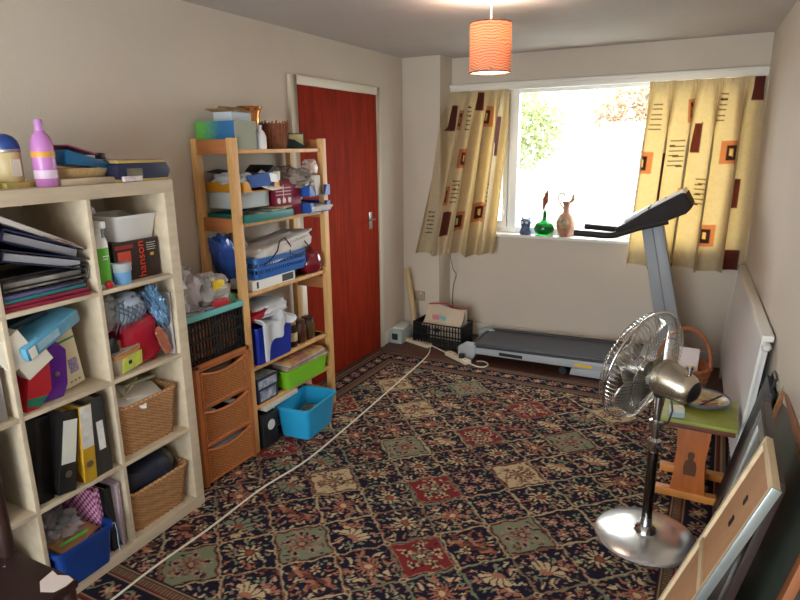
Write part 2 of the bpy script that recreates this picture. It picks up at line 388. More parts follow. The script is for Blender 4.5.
# patterned rug
RX0, RX1, RY0, RY1 = 0.035, 2.56, -0.715, 2.285
def rug():
    st = 0.005
    xs = np.arange(RX0, RX1+st/2, st); ys = np.arange(RY0, RY1+st/2, st)
    X, Y = np.meshgrid(xs, ys)
    NAV, CRE, SAL, PNK, RED, SAG, BRN, RUS = [L3(*c) for c in ((30,26,42),(188,164,128),(160,104,82),(170,124,108),(118,42,42),(120,124,100),(96,58,50),(138,78,58))]
    hx, hy = 0.160, 0.156
    wx = X+0.004*np.sin(Y*70)+0.003*np.sin(Y*131+1); wy = Y+0.004*np.sin(X*66)+0.003*np.sin(X*140)
    a = (wx-1.301)/hx; b = (wy-0.581)/hy; m = (a+b)/2; n = (a-b)/2
    i = np.round(m); j = np.round(n); ccx = 1.301+(i+j)*hx; ccy = 0.581+(i-j)*hy
    u = (wx-ccx)/hx; v = (wy-ccy)/hy; e = 1-(abs(u)+abs(v))
    C = np.empty(X.shape+(3,)); C[:] = NAV
    def put(mask, col): C[mask] = col
    # small leaf scatter on the dark ground
    for k, sz in ((0, 0.026), (1, 0.034)):
        gx = np.floor(X/sz+k*0.5); gy = np.floor(Y/sz+k*0.3)
        px = X-(gx+0.5-k*0.5+0.5*(hsh(gx,gy,k)-0.5))*sz; py = Y-(gy+0.5-k*0.3+0.5*(hsh(gx,gy,k+5)-0.5))*sz
        th = hsh(gx,gy,k+9)*PI; pu = px*np.cos(th)+py*np.sin(th); pv = -px*np.sin(th)+py*np.cos(th)
        on = ((pu/(0.33*sz))**2+(pv/(0.15*sz))**2 < 1) & (hsh(gx,gy,k+13) < 0.62)
        pick = hsh(gx,gy,k+17)
        for lo, hi, col in ((0,.3,SAG),(.3,.5,CRE*0.75),(.5,.75,SAL*0.75),(.75,1,BRN)): put(on & (pick >= lo) & (pick < hi), col)
    fl = np.where(hsh(i,j,3) < 0.5, -1.0, 1.0); su = u*np.where(hsh(i,j,4) < 0.5, -1.0, 1.0); sv = v*fl
    def ros(mk, cx, cy, r, k, c1, c2, c3=None, dark=True):
        du = su-cx; dv = sv-cy; rr = np.hypot(du, dv); th = np.arctan2(dv, du); R = r*(0.68+0.32*np.cos(k*th))
        if dark: put(mk & (rr < R*1.22+0.02), NAV)
        put(mk & (rr < R), c1)
        put(mk & (rr < R) & (np.abs(np.sin(k*th/2)) > 0.93), BRN)
        put(mk & (rr < 0.42*r), c3 if c3 is not None else NAV); put(mk & (rr < 0.28*r), c2)
    def fan(mk, cx, cy, r, k, c1, c2):
        du = su-cx; dv = sv-cy; rr = np.hypot(du, dv); th = np.arctan2(du, dv)
        R = r*(0.75+0.25*np.abs(np.cos(k*th)))*np.where(abs(th) < 1.35, 1, 0.01)
        put(mk & (rr < R*1.12), NAV); put(mk & (rr < R), c1); put(mk & (rr < R) & (np.abs(np.cos(k*th)) < 0.35) & (rr > 0.25*r), NAV)
        put(mk & (rr < 0.38*r) & (abs(th) < 1.35), c2)
    def leaf(mk, cx, cy, th, l, w, c):
        du = su-cx; dv = sv-cy; p = du*math.cos(th)+dv*math.sin(th); q = -du*math.sin(th)+dv*math.cos(th)+0.35*(p*p)/l
        put(mk & ((p/l)**2+(q/w)**2 < 1), c)
    med = {(0,0):'R',(-1,2):'R',(2,0):'C',(1,2):'S',(-2,-1):'C',(-3,1):'S',(0,-2):'S',(2,-2):'R',(4,-1):'S',(1,-4):'C',(3,-5):'S',(4,-3):'R',(-3,-3):'R',(1,-6):'C',(-5,1):'S',
           (5,-6):'R',(-4,3):'C',(-2,4):'S',(0,4):'C',(3,1):'N',(-2,-4):'S',(-1,-5):'R',(6,-2):'C',(-6,-1):'R',(6,-4):'C'}
    ground = {'R':RED,'C':CRE,'S':SAG}
    rnd = random.Random(4)
    typ = np.floor(hsh(i, j, 1)*6); 
    ismed = np.zeros(X.shape, bool)
    for (mi, mj), g in med.items():
        if g == 'N': continue
        mk = (i == mi) & (j == mj); ismed |= mk
        put(mk & (e > 0.09), ground[g]*(1.0 if g != 'C' else 0.95))
        ed = mk & (e < 0.13) & (e > 0.09); put(ed, BRN if g != 'R' else SAL)
        cs = {'R':(SAG,CRE,NAV,PNK),'C':(BRN,RUS,SAG,NAV),'S':(RUS,PNK,NAV,BRN)}[g]
        for k in range(60):
            t = rnd.uniform(0, 2*PI); r = rnd.uniform(0.25, 0.84); cx = r*math.cos(t); cy = r*math.sin(t)
            if abs(cx)+abs(cy) > 0.80: continue
            leaf(mk, cx, cy, rnd.uniform(0, PI), rnd.uniform(0.05, 0.10), rnd.uniform(0.022, 0.04), cs[k % 4])
        for k in range(5):
            t = 2*PI*k/5+0.4; ros(mk, 0.40*math.cos(t), 0.40*math.sin(t), 0.15, 5, cs[1], cs[2], dark=False)
        ros(mk, 0, 0, 0.30, 8, cs[0], cs[1], cs[2], dark=False)
    nm = ~ismed
    for t in range(6):
        mk = nm & (typ == t); r2 = random.Random(40+t)
        cols = [(CRE,SAL,SAG),(SAG,CRE,PNK),(PNK,CRE,SAG),(SAL,CRE,SAG),(CRE,SAG,PNK),(RUS,SAL,CRE)][t]
        for k in range(40):
            q = r2.uniform(0, 2*PI); r = r2.uniform(0.3, 0.8); cx = r*math.cos(q); cy = r*math.sin(q)
            if abs(cx)+abs(cy) > 0.82: continue
            leaf(mk, cx, cy, q+r2.uniform(-0.6, 0.6), r2.uniform(0.06, 0.13), r2.uniform(0.022, 0.042), cols[k % 3])
        if t == 0:
            ros(mk, 0, 0.05, 0.34, 9, CRE, RUS, BRN)
        elif t == 1:
            fan(mk, 0, -0.3, 0.52, 5.5, SAG, RUS); ros(mk, -0.45, 0.1, 0.13, 5, PNK, CRE); ros(mk, 0.45, 0.1, 0.13, 5, PNK, CRE)
        elif t == 2:
            for cx, cy in ((-0.42,0.05),(0.0,-0.12),(0.4,0.08),(0.05,0.42)): ros(mk, cx, cy, 0.19, 5, PNK, CRE, RUS)
        elif t == 3:
            ros(mk, 0, 0.0, 0.34, 12, SAL, CRE, RUS)
            for k in range(8): leaf(mk, 0.52*math.cos(k*PI/4), 0.52*math.sin(k*PI/4), k*PI/4+0.5, 0.15, 0.05, SAL if k % 2 else CRE)
        elif t == 4:
            fan(mk, 0.05, -0.25, 0.5, 6.5, CRE, SAL); fan(mk, -0.35, 0.1, 0.3, 4, SAL, CRE)
        else:
            for k in range(9): leaf(mk, -0.5+0.13*k, 0.12*math.sin(k*1.3), 0.5*math.sin(k), 0.17, 0.07, (RUS,SAL,BRN)[k % 3])
            ros(mk, 0.1, 0.3, 0.17, 6, CRE, RUS)
    # trellis lines and their little corner rosettes
    lc = hsh(i, j, 8)
    wob = 0.018*np.sin((u-v)*14)
    ln = (e+wob < 0.052)
    for lo, hi, col in ((0,.4,SAL*0.6),(.4,.75,CRE*0.85),(.75,1.01,SAG*0.9)): put(ln & (lc >= lo) & (lc < hi), col)
    for cx, cy in ((1,0),(-1,0),(0,1),(0,-1)):
        rr = np.hypot(u-cx, v-cy); put(rr < 0.10, CRE*0.8); put(rr < 0.055, BRN)
    # border
    d = np.minimum(np.minimum(X-RX0, RX1-X), np.minimum(Y-RY0, RY1-Y))
    nearx = np.minimum(X-RX0, RX1-X) < np.minimum(Y-RY0, RY1-Y)
    s = np.where(nearx, Y, X)
    bd = d < 0.245
    C[bd] = BRN*0.55
    band = (d > 0.065) & (d < 0.175)
    C[band] = NAV
    k = np.floor(s/0.11); fu = (s/0.11-k-0.5)*0.11; fv = d-0.12; rr = np.hypot(fu, fv); th = np.arctan2(fv, fu)
    R = 0.04*(0.7+0.3*np.cos(7*th+k)); 
    for par, c1, c2 in ((0, SAL, CRE), (1, PNK, RED)):
        mk = band & (np.mod(k, 2) == par); put(mk & (rr < R), c1); put(mk & (rr < 0.016), c2)
    lf = band & (np.abs(fv-0.03*np.sin(s*57)) < 0.006); put(lf, SAG)
    for lo, hi, col in ((0.0,0.012,NAV),(0.03,0.036,CRE*0.6),(0.05,0.056,RED),(0.058,0.064,CRE*0.6),(0.176,0.182,CRE*0.6),(0.186,0.192,RED),(0.226,0.232,CRE*0.6),(0.236,0.245,NAV)):
        put((d >= lo) & (d < hi), col)
    nb = ((d > 0.195) & (d < 0.222)) | ((d > 0.014) & (d < 0.028)); zz = np.sin(s*2*PI/0.03)
    put(nb & (zz > 0.2), SAL*0.7); put(nb & (zz < -0.6), SAG*0.8)
    Zs = np.full(X.shape, 0.004); ed = (d < 1e-6); Zs[ed] = 0.0
    me = grid_mesh('rug', X, Y, Zs, C)
    me.materials.append(M('patterned_wool_pile', (128,128,128), 0.95, attr='Col', var=0.28, vscale=240, bump=0.5, bscale=420, spec=0.1))
    o = bpy.data.objects.new('rug', me); COL.objects.link(o)
    tag(o, 'large patterned wool rug with navy ground and red, cream and sage floral diamonds', 'rug')
rug()

# curtains
def curtain(name, label, top, bot, zt, zb, npl, seed, WF, yt, yb2, spots, ladders, blocks, xa=0.02):
    nu, nv = 190, 170
    s = np.linspace(0, 1, nu)[None, :].repeat(nv, 0); v = np.linspace(0, 1, nv)[:, None].repeat(nu, 1)
    rr = random.Random(seed); ph = [rr.uniform(0, 6) for _ in range(4)]
    x = top[0]+(top[1]-top[0])*s; xb = bot[0]+(bot[1]-bot[0])*s
    k = np.clip((v-0.02)/0.98, 0, 1)**1.15
    X = x*(1-k)+xb*k
    am = 0.014+0.05*np.clip(v*5, 0, 1)*(0.75+0.25*np.sin(s*5+ph[3]))
    wave = np.sin(2*PI*npl*s+ph[0]+0.8*np.sin(3*s+ph[1])+0.5*v) + 0.35*np.sin(2*PI*(npl*2.1)*s+ph[2]+v)
    ybase = yt+(yb2[0]+(yb2[1]-yb2[0])*s-yt)*v
    Y = ybase-am*wave
    head = np.clip(1-v/0.06, 0, 1); Y = Y-0.006*head*np.sin(2*PI*46*s)
    X = X+xa*np.clip(v*3,0.15,1)*np.cos(2*PI*npl*s+ph[0]+0.8*np.sin(3*s+ph[1]))
    Z = zt+(zb-zt)*v + 0.012*v*np.sin(2*PI*npl*s*0.5+1)
    C = np.empty(X.shape+(3,)); C[:] = L3(196,178,148)
    S = s*WF; D = (zt-Z)
    BRN = L3(84,34,26); ORG = L3(180,112,74); DRK = L3(46,24,20)
    def rect(cs, cz, w, h): return (abs(S-cs) < w/2) & (abs(D-cz) < h/2)
    for cs, cz, w, h in blocks: C[rect(cs, cz, w, h)] = BRN
    for cs, cz in spots:
        C[rect(cs, cz, 0.105, 0.155)] = ORG; C[rect(cs, cz, 0.06, 0.10)] = DRK; C[rect(cs, cz, 0.02, 0.05)] = L3(210,170,110)
    for cs, cz in ladders:
        for q in range(6): C[rect(cs, cz+q*0.034, 0.075, 0.009)] = L3(70,44,30)
    Y = np.where(X < 0.365, np.minimum(Y, 2.772+0.25*np.clip((X-0.345)/0.02,0,1)), Y)
    me = grid_mesh(name, X, Y, Z, C)
    me.materials.append(M('printed_curtain_cotton', (220,190,140), 0.85, attr='Col', var=0.05, vscale=40, bump=0.15, bscale=300, translucent=(0.28, (1.0,0.82,0.42))))
    o = bpy.data.objects.new(name, me); COL.objects.link(o); tag(o, label, 'curtain', 'window curtains')
    return o
curtain('curtain', 'short cream curtain with brown square motifs, gathered left of the vases', (0.362,0.845), (0.165,0.762), 2.034, 0.735, 4.6, 3, 1.15, 2.945, (2.715,2.89),
        [(0.30,0.22),(0.82,0.20),(0.42,0.52),(0.86,0.95),(0.30,0.82),(0.58,1.02)], [(0.42,0.12),(0.40,0.70),(0.95,0.72),(0.12,0.95)],
        [(0.12,0.20,0.07,0.2),(0.62,0.08,0.09,0.14),(1.05,0.35,0.06,0.3),(0.36,1.05,0.07,0.2)])
curtain('curtain', 'wide cream curtain with brown square motifs, hanging behind the treadmill console', (1.862,2.556), (1.80,2.545), 2.03, 0.742, 4.6, 8, 1.3, 2.945, (2.885,2.90),
        [(0.52,0.20),(0.50,0.80),(1.0,0.48),(0.92,1.05),(0.10,0.55)], [(0.42,0.40),(0.90,0.10),(0.72,0.66),(0.14,0.15),(0.05,0.75)],
        [(0.27,0.66,0.10,0.36),(0.66,0.38,0.05,0.2),(1.25,0.07,0.10,0.16),(0.3,1.22,0.10,0.16),(1.22,1.22,0.1,0.16),(1.2,0.75,0.05,0.2),(0.48,1.27,0.2,0.06)], xa=0.038)

# outdoors: lawn, pale hedge and trees
GRASS = M('pale_paving', (138,138,130), 0.9, var=0.2, vscale=4)
struct('lawn_ground', MB().box(-30, 40, 3.32, 60, -0.5, -0.4), GRASS)
def tree(x, y, h, r, seed, label, mat):
    t = thing('tree', label, 'tree', (x, y, -0.4), group='trees outside the window'); rd = random.Random(seed)
    MB().tube([(0,0,0),(0.05,0,h*0.3),(-0.05,0.05,h*0.6),(0,0,h*0.85)], [0.16,0.13,0.09,0.03], 8).build('trunk', M('tree_bark', (120,104,88), 0.9, var=0.2), t, smooth=True)
    mb = MB()
    for k in range(2600):
        d = Vector((rd.gauss(0,1), rd.gauss(0,1), rd.gauss(0,1))).normalized()*rd.uniform(0.45,1.0)
        c = Vector((d.x*r, d.y*r, h*0.66+d.z*r*0.85)); q = Matrix.Rotation(rd.uniform(0,6.3), 3, (rd.random()-.5, rd.random()-.5, rd.random()-.5))
        l = rd.uniform(0.06, 0.13)
        mb.add([c+q@Vector(p) for p in ((-l,0,0),(0,-l*0.35,0.02),(l,0,0),(0,l*0.35,0.02))], [(0,1,2,3)])
    fo = mb.build('foliage', mat, t); fo['kind'] = 'stuff'
LEAFA = M('pale_leaf', (150,158,112), 0.7, var=0.2, translucent=(0.4, None)); LEAFB = M('russet_leaf', (164,142,118), 0.7, var=0.2, translucent=(0.4, None))
tree(-1.5, 10.5, 3.7, 1.15, 1, 'pale green tree outside, beyond the left half of the window', LEAFA)
tree(0.8, 12.5, 3.9, 1.2, 3, 'russet tree outside, beyond the upper right of the window', LEAFB)

# pendant lamp
def lamp():
    lx, ly = 1.348, 1.10; r = 0.097; z0, z1 = 1.948, 2.165
    t = thing('pendant_lamp', 'hanging lamp with an orange patterned drum shade, lit', 'lamp', (lx, ly, 0))
    MB().lathe([(0.05,H-0.028),(0.048,H-0.01),(0.03,H)][::1], seg=24).build('ceiling_rose', WHTP, t, smooth=True)
    MB().tube([(0,0,z1-0.07),(0,0,H-0.02)], 0.0035, 8).build('cord', WHTP, t, smooth=True)
    MB().lathe([(0.02,z1-0.12),(0.02,z1-0.06),(0.006,z1-0.04)], seg=16).build('lamp_holder', WHTP, t, smooth=True)
    m = bpy.data.materials.new('orange_paper_shade'); m.use_nodes = True; nt = m.node_tree; N = nt.nodes; L = nt.links
    N.clear(); out = N.new('ShaderNodeOutputMaterial'); df = N.new('ShaderNodeBsdfDiffuse'); tr = N.new('ShaderNodeBsdfTranslucent'); mx = N.new('ShaderNodeMixShader')
    tc = N.new('ShaderNodeTexCoord'); mp = N.new('ShaderNodeMapping'); wv = N.new('ShaderNodeTexWave'); wv.bands_direction = 'Z'
    wv.inputs['Scale'].default_value = 26; wv.inputs['Distortion'].default_value = 9; wv.inputs['Detail'].default_value = 1; wv.inputs['Detail Scale'].default_value = 0.8
    mp.inputs['Scale'].default_value = (1,1,1.0); L.new(tc.outputs['Object'], mp.inputs['Vector']); L.new(mp.outputs['Vector'], wv.inputs['Vector'])
    cr = N.new('ShaderNodeMix'); cr.data_type = 'RGBA'; cr.inputs['A'].default_value = (*rgb((192,126,98)),1); cr.inputs['B'].default_value = (*rgb((226,186,152)),1)
    L.new(wv.outputs['Fac'], cr.inputs['Factor']); L.new(cr.outputs['Result'], df.inputs[0]); L.new(cr.outputs['Result'], tr.inputs[0])
    mx.inputs[0].default_value = 0.17; L.new(df.outputs[0], mx.inputs[1]); L.new(tr.outputs[0], mx.inputs[2]); L.new(mx.outputs[0], out.inputs[0])
    sh = MB(); sh.lathe([(r,z0),(r,z1),(r-0.002,z1),(r-0.002,z0)], seg=48)
    sh.f = [f for f in sh.f if len(f) == 4]; sh.m = [0]*len(sh.f)
    so = sh.build('lamp_shade', m, t, smooth=True)
    MB().tube([(r*math.cos(a)*0.997, r*math.sin(a)*0.997, z0) for a in np.linspace(0,2*PI,40,endpoint=False)], 0.003, 6, closed=True).build('shade_rim', M('dark_rim_trim', (96,44,36), 0.5), so, smooth=True)
    MB().tube([(r*math.cos(a)*0.997, r*math.sin(a)*0.997, z1) for a in np.linspace(0,2*PI,40,endpoint=False)], 0.003, 6, closed=True).build('shade_rim', MATS['dark_rim_trim'], so, smooth=True)
    MB().lathe([(r-0.006,z0+0.006),(r-0.006,z0+0.008)], seg=40).build('diffuser', M('lit_diffuser', (255,240,214), 0.6, emit=1.2), t)
    MB().lathe([(0.012,z0+0.125),(0.02,z0+0.11),(0.032,z0+0.085),(0.03,z0+0.06),(0.018,z0+0.042),(0.0,z0+0.036)], seg=20).build('bulb', M('lit_bulb', (255,226,180), 0.5, emit=2.0), t, smooth=True)
    l = bpy.data.lights.new('bulb_light', 'POINT'); l.energy = LAMP_W; l.color = (1.0, 0.84, 0.66); l.shadow_soft_size = 0.045
    o = bpy.data.objects.new('bulb_light', l); COL.objects.link(o); o.parent = t; o.location = (0,0,z0+0.17)
LAMP_W = 17.0
lamp()
# ------------------------------------------------------------------ cube shelving unit and what is on it
UA = 0.032; ZR = 0.004
def UL(x, y, z): return (0.385+x*math.cos(UA)-y*math.sin(UA), x*math.sin(UA)+y*math.cos(UA), z)
UD = 0.365; CE = 0.3385; TO, TI = 0.05, 0.016
def cy(c): return -(TO + c*(CE+TI) + CE)        # near (camera) side y of column c, counted from the far end
def cz(r): return ZR+0.05 + r*(0.3355+TI)       # floor z of row r, counted from below
ZT = ZR+1.49
def unit():
    t = thing('shelving_unit', 'tall pale oak cube shelving unit crowded with files and baskets', 'shelves', UL(0,0,0), UA)
    W = 4*CE+3*TI+2*TO
    MB().box(-UD, 0, -W, 0, ZT-TO, ZT).build('top_panel', OAK, t, bevel=0.0015)
    MB().box(-UD, 0, -W, 0, ZR, ZR+TO).build('bottom_panel', OAK, t, bevel=0.0015)
    MB().box(-UD, 0, -TO, 0, ZR+TO, ZT-TO).build('side_panel', OAK, t, bevel=0.0015)
    MB().box(-UD, 0, -W, -W+TO, ZR+TO, ZT-TO).build('side_panel', OAK, t, bevel=0.0015)
    for c in range(3): MB().box(-UD, -0.001, cy(c)-TI, cy(c), ZR+TO, ZT-TO).build('divider', OAK, t, bevel=0.001)
    for r in range(1, 4):
        for c in range(4): MB().box(-UD, -0.001, cy(c), cy(c)+CE, cz(r)-TI, cz(r)).build('shelf', OAK, t, bevel=0.001)
unit()
def rx_(a): return Matrix.Rotation(a, 4, 'X')
def lever_file(label, y, z, w, h, d, mat, lean=0.0, x=-0.02, ring=True, slabel=None, pages=True, name='lever_arch_file', yaw=0.0):
    # spine faces the room (+x); y = near bottom corner, leaning by rotation about x
    t = thing(name, label, 'file', UL(x, y, z), (lean, 0, UA+yaw))
    MB().box(-d, 0, 0, 0.003, 0, h).box(-d, 0, w-0.003, w, 0, h).box(-0.003, 0, 0, w, 0, h).build('cover', mat, t, bevel=0.001)
    if pages: MB().box(-d+0.01, -0.012, 0.005, w-0.012, 0.006, h-0.012).build('pages', PAGES, t)
    if ring:
        MB().lathe([(0.010,0),(0.013,0.0015),(0.013,0.003),(0.009,0.003)], seg=20, T=Matrix.Translation((0,w/2,0.07)) @ Matrix.Rotation(PI/2,4,'Y')).build('finger_ring', STEEL, t, smooth=True)
    if slabel:
        y0, y1, z0, z1, m = slabel
        MB().box(0, 0.001, y0, y1, z0, z1).build('spine_label', m, t)
    return t
def flat_pack(name, label, cat, c, dims, mat, rot=0.0, tilt=(0,0), bevel=0.002, group=None):
    return solo(name, MB().cbox((0,0,dims[2]/2), dims), mat, label, cat, UL(*c), (tilt[0], tilt[1], UA+rot), group, bevel=bevel)
def book(label, c, w, d, h, mat, rot=0.0, cat='book', name='book', tilt=(0,0), pages=None):
    t = thing(name, label, cat, UL(*c), (tilt[0], tilt[1], UA+rot))
    MB().box(-w/2, w/2, -d/2, d/2, 0, 0.003).box(-w/2, w/2, -d/2, d/2, h-0.003, h).box(-w/2, -w/2+0.003, -d/2, d/2, 0, h).build('cover', mat, t, bevel=0.0008)
    MB().box(-w/2+0.003, w/2-0.004, -d/2+0.004, d/2-0.004, 0.003, h-0.003).build('pages', pages or PAGES, t)
    return t
def wicker_tub(name, label, c, w, d, h, mat, rot=0.0, taper=0.86, r=0.03, where=UL, base_rot=UA, relief=(150,18,0.0036)):
    t = thing(name, label, 'basket', where(*c), base_rot+rot)
    MB().shell(w, d, h, taper, 0.008, r, relief=relief).build('woven_body', mat, t, smooth=True, angle=1.2)
    hw, hd = w/2, d/2; pts = []
    for q, (a, b) in enumerate(((1,1),(-1,1),(-1,-1),(1,-1))):
        for k in range(5):
            an = PI/2*(q+k/4); pts.append((a*(hw-r)+r*math.cos(an), b*(hd-r)+r*math.sin(an), h))
    MB().tube(pts, 0.008, 8, closed=True).build('braided_rim', mat, t, smooth=True)
    return t
def bottle_parts(t, prof, mat, cap=None, capmat=None, seg=24):
    MB().lathe(prof, seg=seg).build('body', mat, t, smooth=True)
    if cap: MB().lathe(cap, seg=seg).build('cap', capmat, t, smooth=True)

# --- on top of the unit
t = thing('jar', 'cream plastic jar with a blue domed lid beside the lilac bottle', 'jar', UL(-0.15,-0.565,ZT+0.018), UA)
bottle_parts(t, [(0,0),(0.040,0),(0.043,0.006),(0.043,0.095),(0.040,0.1)], M('cream_plastic', (206,186,140), 0.35, var=0.05), [(0.043,0.1),(0.0435,0.118),(0.038,0.136),(0.026,0.15),(0.01,0.157),(0,0.158)], M('blue_lid', (40,70,140), 0.3))
MB().lathe([(0.0434,0.098),(0.0445,0.1),(0.0445,0.106),(0.0434,0.108)], seg=24).build('lid_band', STEEL, t, smooth=True)
MB().box(0.0425,0.0445,-0.016,0.016,0.02,0.075).build('front_sticker', M('pale_sticker', (222,214,196), 0.5), t)
flat_pack('packet', 'small green and yellow packet lying under the blue-lidded jar', 'packet', (-0.15,-0.56,ZT), (0.11,0.15,0.018), M('green_yellow_print', (150,160,90), 0.5, col2=(214,190,110), vscale=30), 0.2)
flat_pack('packet', 'pale yellow packet at the very edge of the unit top', 'packet', (-0.14,-0.70,ZT), (0.12,0.09,0.03), M('yellow_print', (210,190,120), 0.5, var=0.2, vscale=30), 0.1)
t = thing('lotion_bottle', 'tall lilac plastic bottle with a narrow neck on the cube unit', 'bottle', UL(-0.07,-0.49,ZT), UA)
LIL = M('lilac_plastic', (196,128,196), 0.25, var=0.06)
MB().lathe([(0,0),(0.032,0),(0.035,0.006),(0.036,0.10),(0.035,0.14),(0.028,0.165),(0.016,0.18),(0.0145,0.185)], seg=28, sx=1).build('body', LIL, t, smooth=True)
MB().lathe([(0.0145,0.183),(0.014,0.2),(0.0135,0.217),(0.011,0.222),(0,0.223)], seg=20).build('cap', M('lilac_cap', (186,130,190), 0.3), t, smooth=True)
MB().lathe([(0.0364,0.098),(0.0366,0.099),(0.0366,0.116),(0.0361,0.117)], seg=28).build('printed_band', M('orange_print', (224,160,70), 0.4), t, smooth=True)
MB().lathe([(0.0364,0.028),(0.0366,0.029),(0.0366,0.055),(0.0364,0.056)], seg=28).build('printed_label', M('pale_lilac_print', (222,196,222), 0.4), t, smooth=True)
flat_pack('board_game_box', 'flat cream box lying under the tan dish on the unit', 'box', (-0.16,-0.31,ZT), (0.22,0.30,0.022), M('cream_print', (206,190,166), 0.6, var=0.1, vscale=20), 0.05)
t = thing('woven_dish', 'shallow tan woven dish holding the blue file', 'dish', UL(-0.16,-0.315,ZT+0.022), UA)
MB().shell(0.17, 0.235, 0.035, 0.8, 0.005, 0.05, relief=(96,6,0.0015)).build('woven_body', M('pale_wicker', (206,178,132), 0.7, var=0.15, vscale=60), t, smooth=True, angle=1.2)
t = thing('document_wallet', 'glossy blue plastic wallet lying tilted in the woven dish', 'folder', UL(-0.14,-0.325,ZT+0.062), (-0.12, 0.0, UA+0.1))
MB().prism([(-0.1,0),(0.1,0),(0.1,0.022),(-0.1,0.05)], -0.075, 0.075, 'x').build('sleeve', M('blue_gloss_plastic', (24,92,140), 0.2, var=0.1, vscale=15), t, bevel=0.004)
MB().box(-0.07,0.07,-0.095,0.03,0.05,0.055,T=rx_(-0.14)).build('red_folder_edge', M('plum_card', (140,50,80), 0.5), t)
MB().cbox((0.05,0.07,0.045),(0.03,0.025,0.022)).build('clip', BLKP, t, bevel=0.004)
t = thing('storage_box', 'navy blue card box with gold bands at the end of the unit top', 'box', UL(-0.115,-0.105,ZT+0.002), UA-0.06)
MB().prism([(-0.115,0),(0.095,0),(0.115,0.036),(0.095,0.074),(-0.128,0.064),(-0.128,0.026)], -0.1, 0.1, 'x').build('body', NAVY, t, bevel=0.002)
for z in (0.0, 0.07): MB().box(-0.102,0.102,-0.122,0.098,z-0.002,z+0.008).build('gold_band', M('gold_card', (176,150,84), 0.5, var=0.1), t, bevel=0.001)
MB().box(-0.098,0.098,-0.125,0.094,0.078,0.082).build('lid_top', M('brown_print', (150,118,104), 0.5, var=0.3, vscale=12), t)
MB().box(0.1012,0.102,-0.09,-0.02,0.012,0.048).build('printed_panel', M('olive_print', (110,104,84), 0.5, var=0.3, vscale=30), t)
flat_pack('leaflet', 'small white leaflet leaning on the navy box front', 'leaflet', (0.0-0.012,-0.185,ZT+0.002), (0.012,0.10,0.02), M('leaflet_print', (206,190,196), 0.5, var=0.2, vscale=40), 0.15)

# --- top row, far column: tub, box, bottle, pot
z = cz(3)
t = thing('shoe_box', 'black box with red print lying under the white tub', 'box', UL(-0.17,-0.155,z), UA)
BX = M('black_print_box', (44,26,24), 0.45)
MB().box(-0.12,0.115,-0.125,0.095,0,0.155).build('body', BX, t, bevel=0.002)
MB().box(0.115,0.1158,-0.105,-0.045,0.065,0.118).build('red_square', M('orange_red_print', (206,72,46), 0.5), t)
MB().box(0.115,0.1158,-0.115,-0.03,0.128,0.143).build('red_stripe', M('deep_red_print', (150,36,34), 0.5), t)
text('lettering', 'hanson', 0.052, M('red_lettering', (226,70,48), 0.5), t, (0.1165,0.004,0.078), (PI/2, -PI/2, PI/2))
for k in range(4): MB().box(0.115,0.1156,0.035,0.082-0.006*(k%2),0.137-k*0.009,0.139-k*0.009).build('print_line', WHT, t)
MB().box(0.115,0.1158,0.05,0.068,0.085,0.097).build('yellow_mark', M('yellow_print_mark', (222,176,70), 0.5), t)
t = thing('plastic_tub', 'white open plastic tub standing on the black printed box', 'tub', UL(-0.165,-0.155,z+0.156), UA+0.05)
MB().shell(0.23, 0.225, 0.095, 0.84, 0.004, 0.03).build('body', WHTP, t, smooth=True)
MB().shell(0.238, 0.233, 0.010, 1.0, 0.008, 0.034, c=(0,0,0.09), floor_t=0.0001, ring_only=True).build('rim', WHTP, t, smooth=True)
t = thing('spray_bottle', 'white and green spray bottle in the top corner cell', 'bottle', UL(-0.05,-0.352+0.015,z), UA)
MB().lathe([(0,0),(0.028,0),(0.03,0.006),(0.03,0.165),(0.026,0.185),(0.013,0.2),(0.012,0.21)], seg=24, sx=0.8).build('body', M('white_hdpe', (226,228,226), 0.35), t, smooth=True)
MB().lathe([(0.0304,0.015),(0.0306,0.016),(0.0306,0.15),(0.0304,0.151)], seg=24, sx=0.8).build('green_label', M('bright_green_print', (88,176,44), 0.45), t, smooth=True)
MB().box(0.0243,0.0252,-0.012,0.012,0.118,0.122).box(0.0243,0.0252,-0.012,0.008,0.108,0.111).build('label_print', WHT, t)
sp = MB().lathe([(0.014,0.205),(0.014,0.225)], seg=16).box(-0.02,0.035,-0.009,0.009,0.225,0.25).build('spray_head', WHTP, t, bevel=0.002)
MB().box(0.022,0.028,-0.005,0.005,0.19,0.226).build('trigger', GREYP, t, bevel=0.001)
t = solo('funnel', MB().lathe([(0.0,0),(0.016,0.0),(0.017,0.03),(0.055,0.075),(0.062,0.09),(0.06,0.09),(0.05,0.075)], seg=24), WHTP, 'white plastic funnel lying behind the green spray bottle', 'funnel', UL(-0.13,-0.285,z+0.285), (2.0,0.3,UA), smooth=True)
solo('crumpled_bag', MB().blob((0,0,0.1),(0.06,0.04,0.10),5,0.25,3), BAGP, 'crumpled clear bag under the white funnel', 'bag', UL(-0.22,-0.325,z), UA, smooth=True)
t = thing('clear_pot', 'small pot of blue powder with a clear lid', 'pot', UL(-0.045,-0.262,z), UA)
MB().lathe([(0,0),(0.033,0),(0.036,0.05),(0,0.05)], seg=24).build('blue_contents', M('blue_powder', (104,158,206), 0.6), t, smooth=True)
MB().lathe([(0.0365,0.048),(0.039,0.052),(0.040,0.08),(0.037,0.083),(0,0.083)], seg=24).build('lid', M('frosted_plastic', (196,204,212), 0.3, alpha=0.75), t, smooth=True)
solo('red_ball', MB().lathe([(0.0,0.0),(0.012,0.003),(0.0165,0.014),(0.012,0.026),(0,0.03)], seg=16), M('red_plastic', (170,24,36), 0.4), 'tiny red knob by the foot of the spray bottle', 'knob', UL(-0.018,-0.342,z), UA, smooth=True)

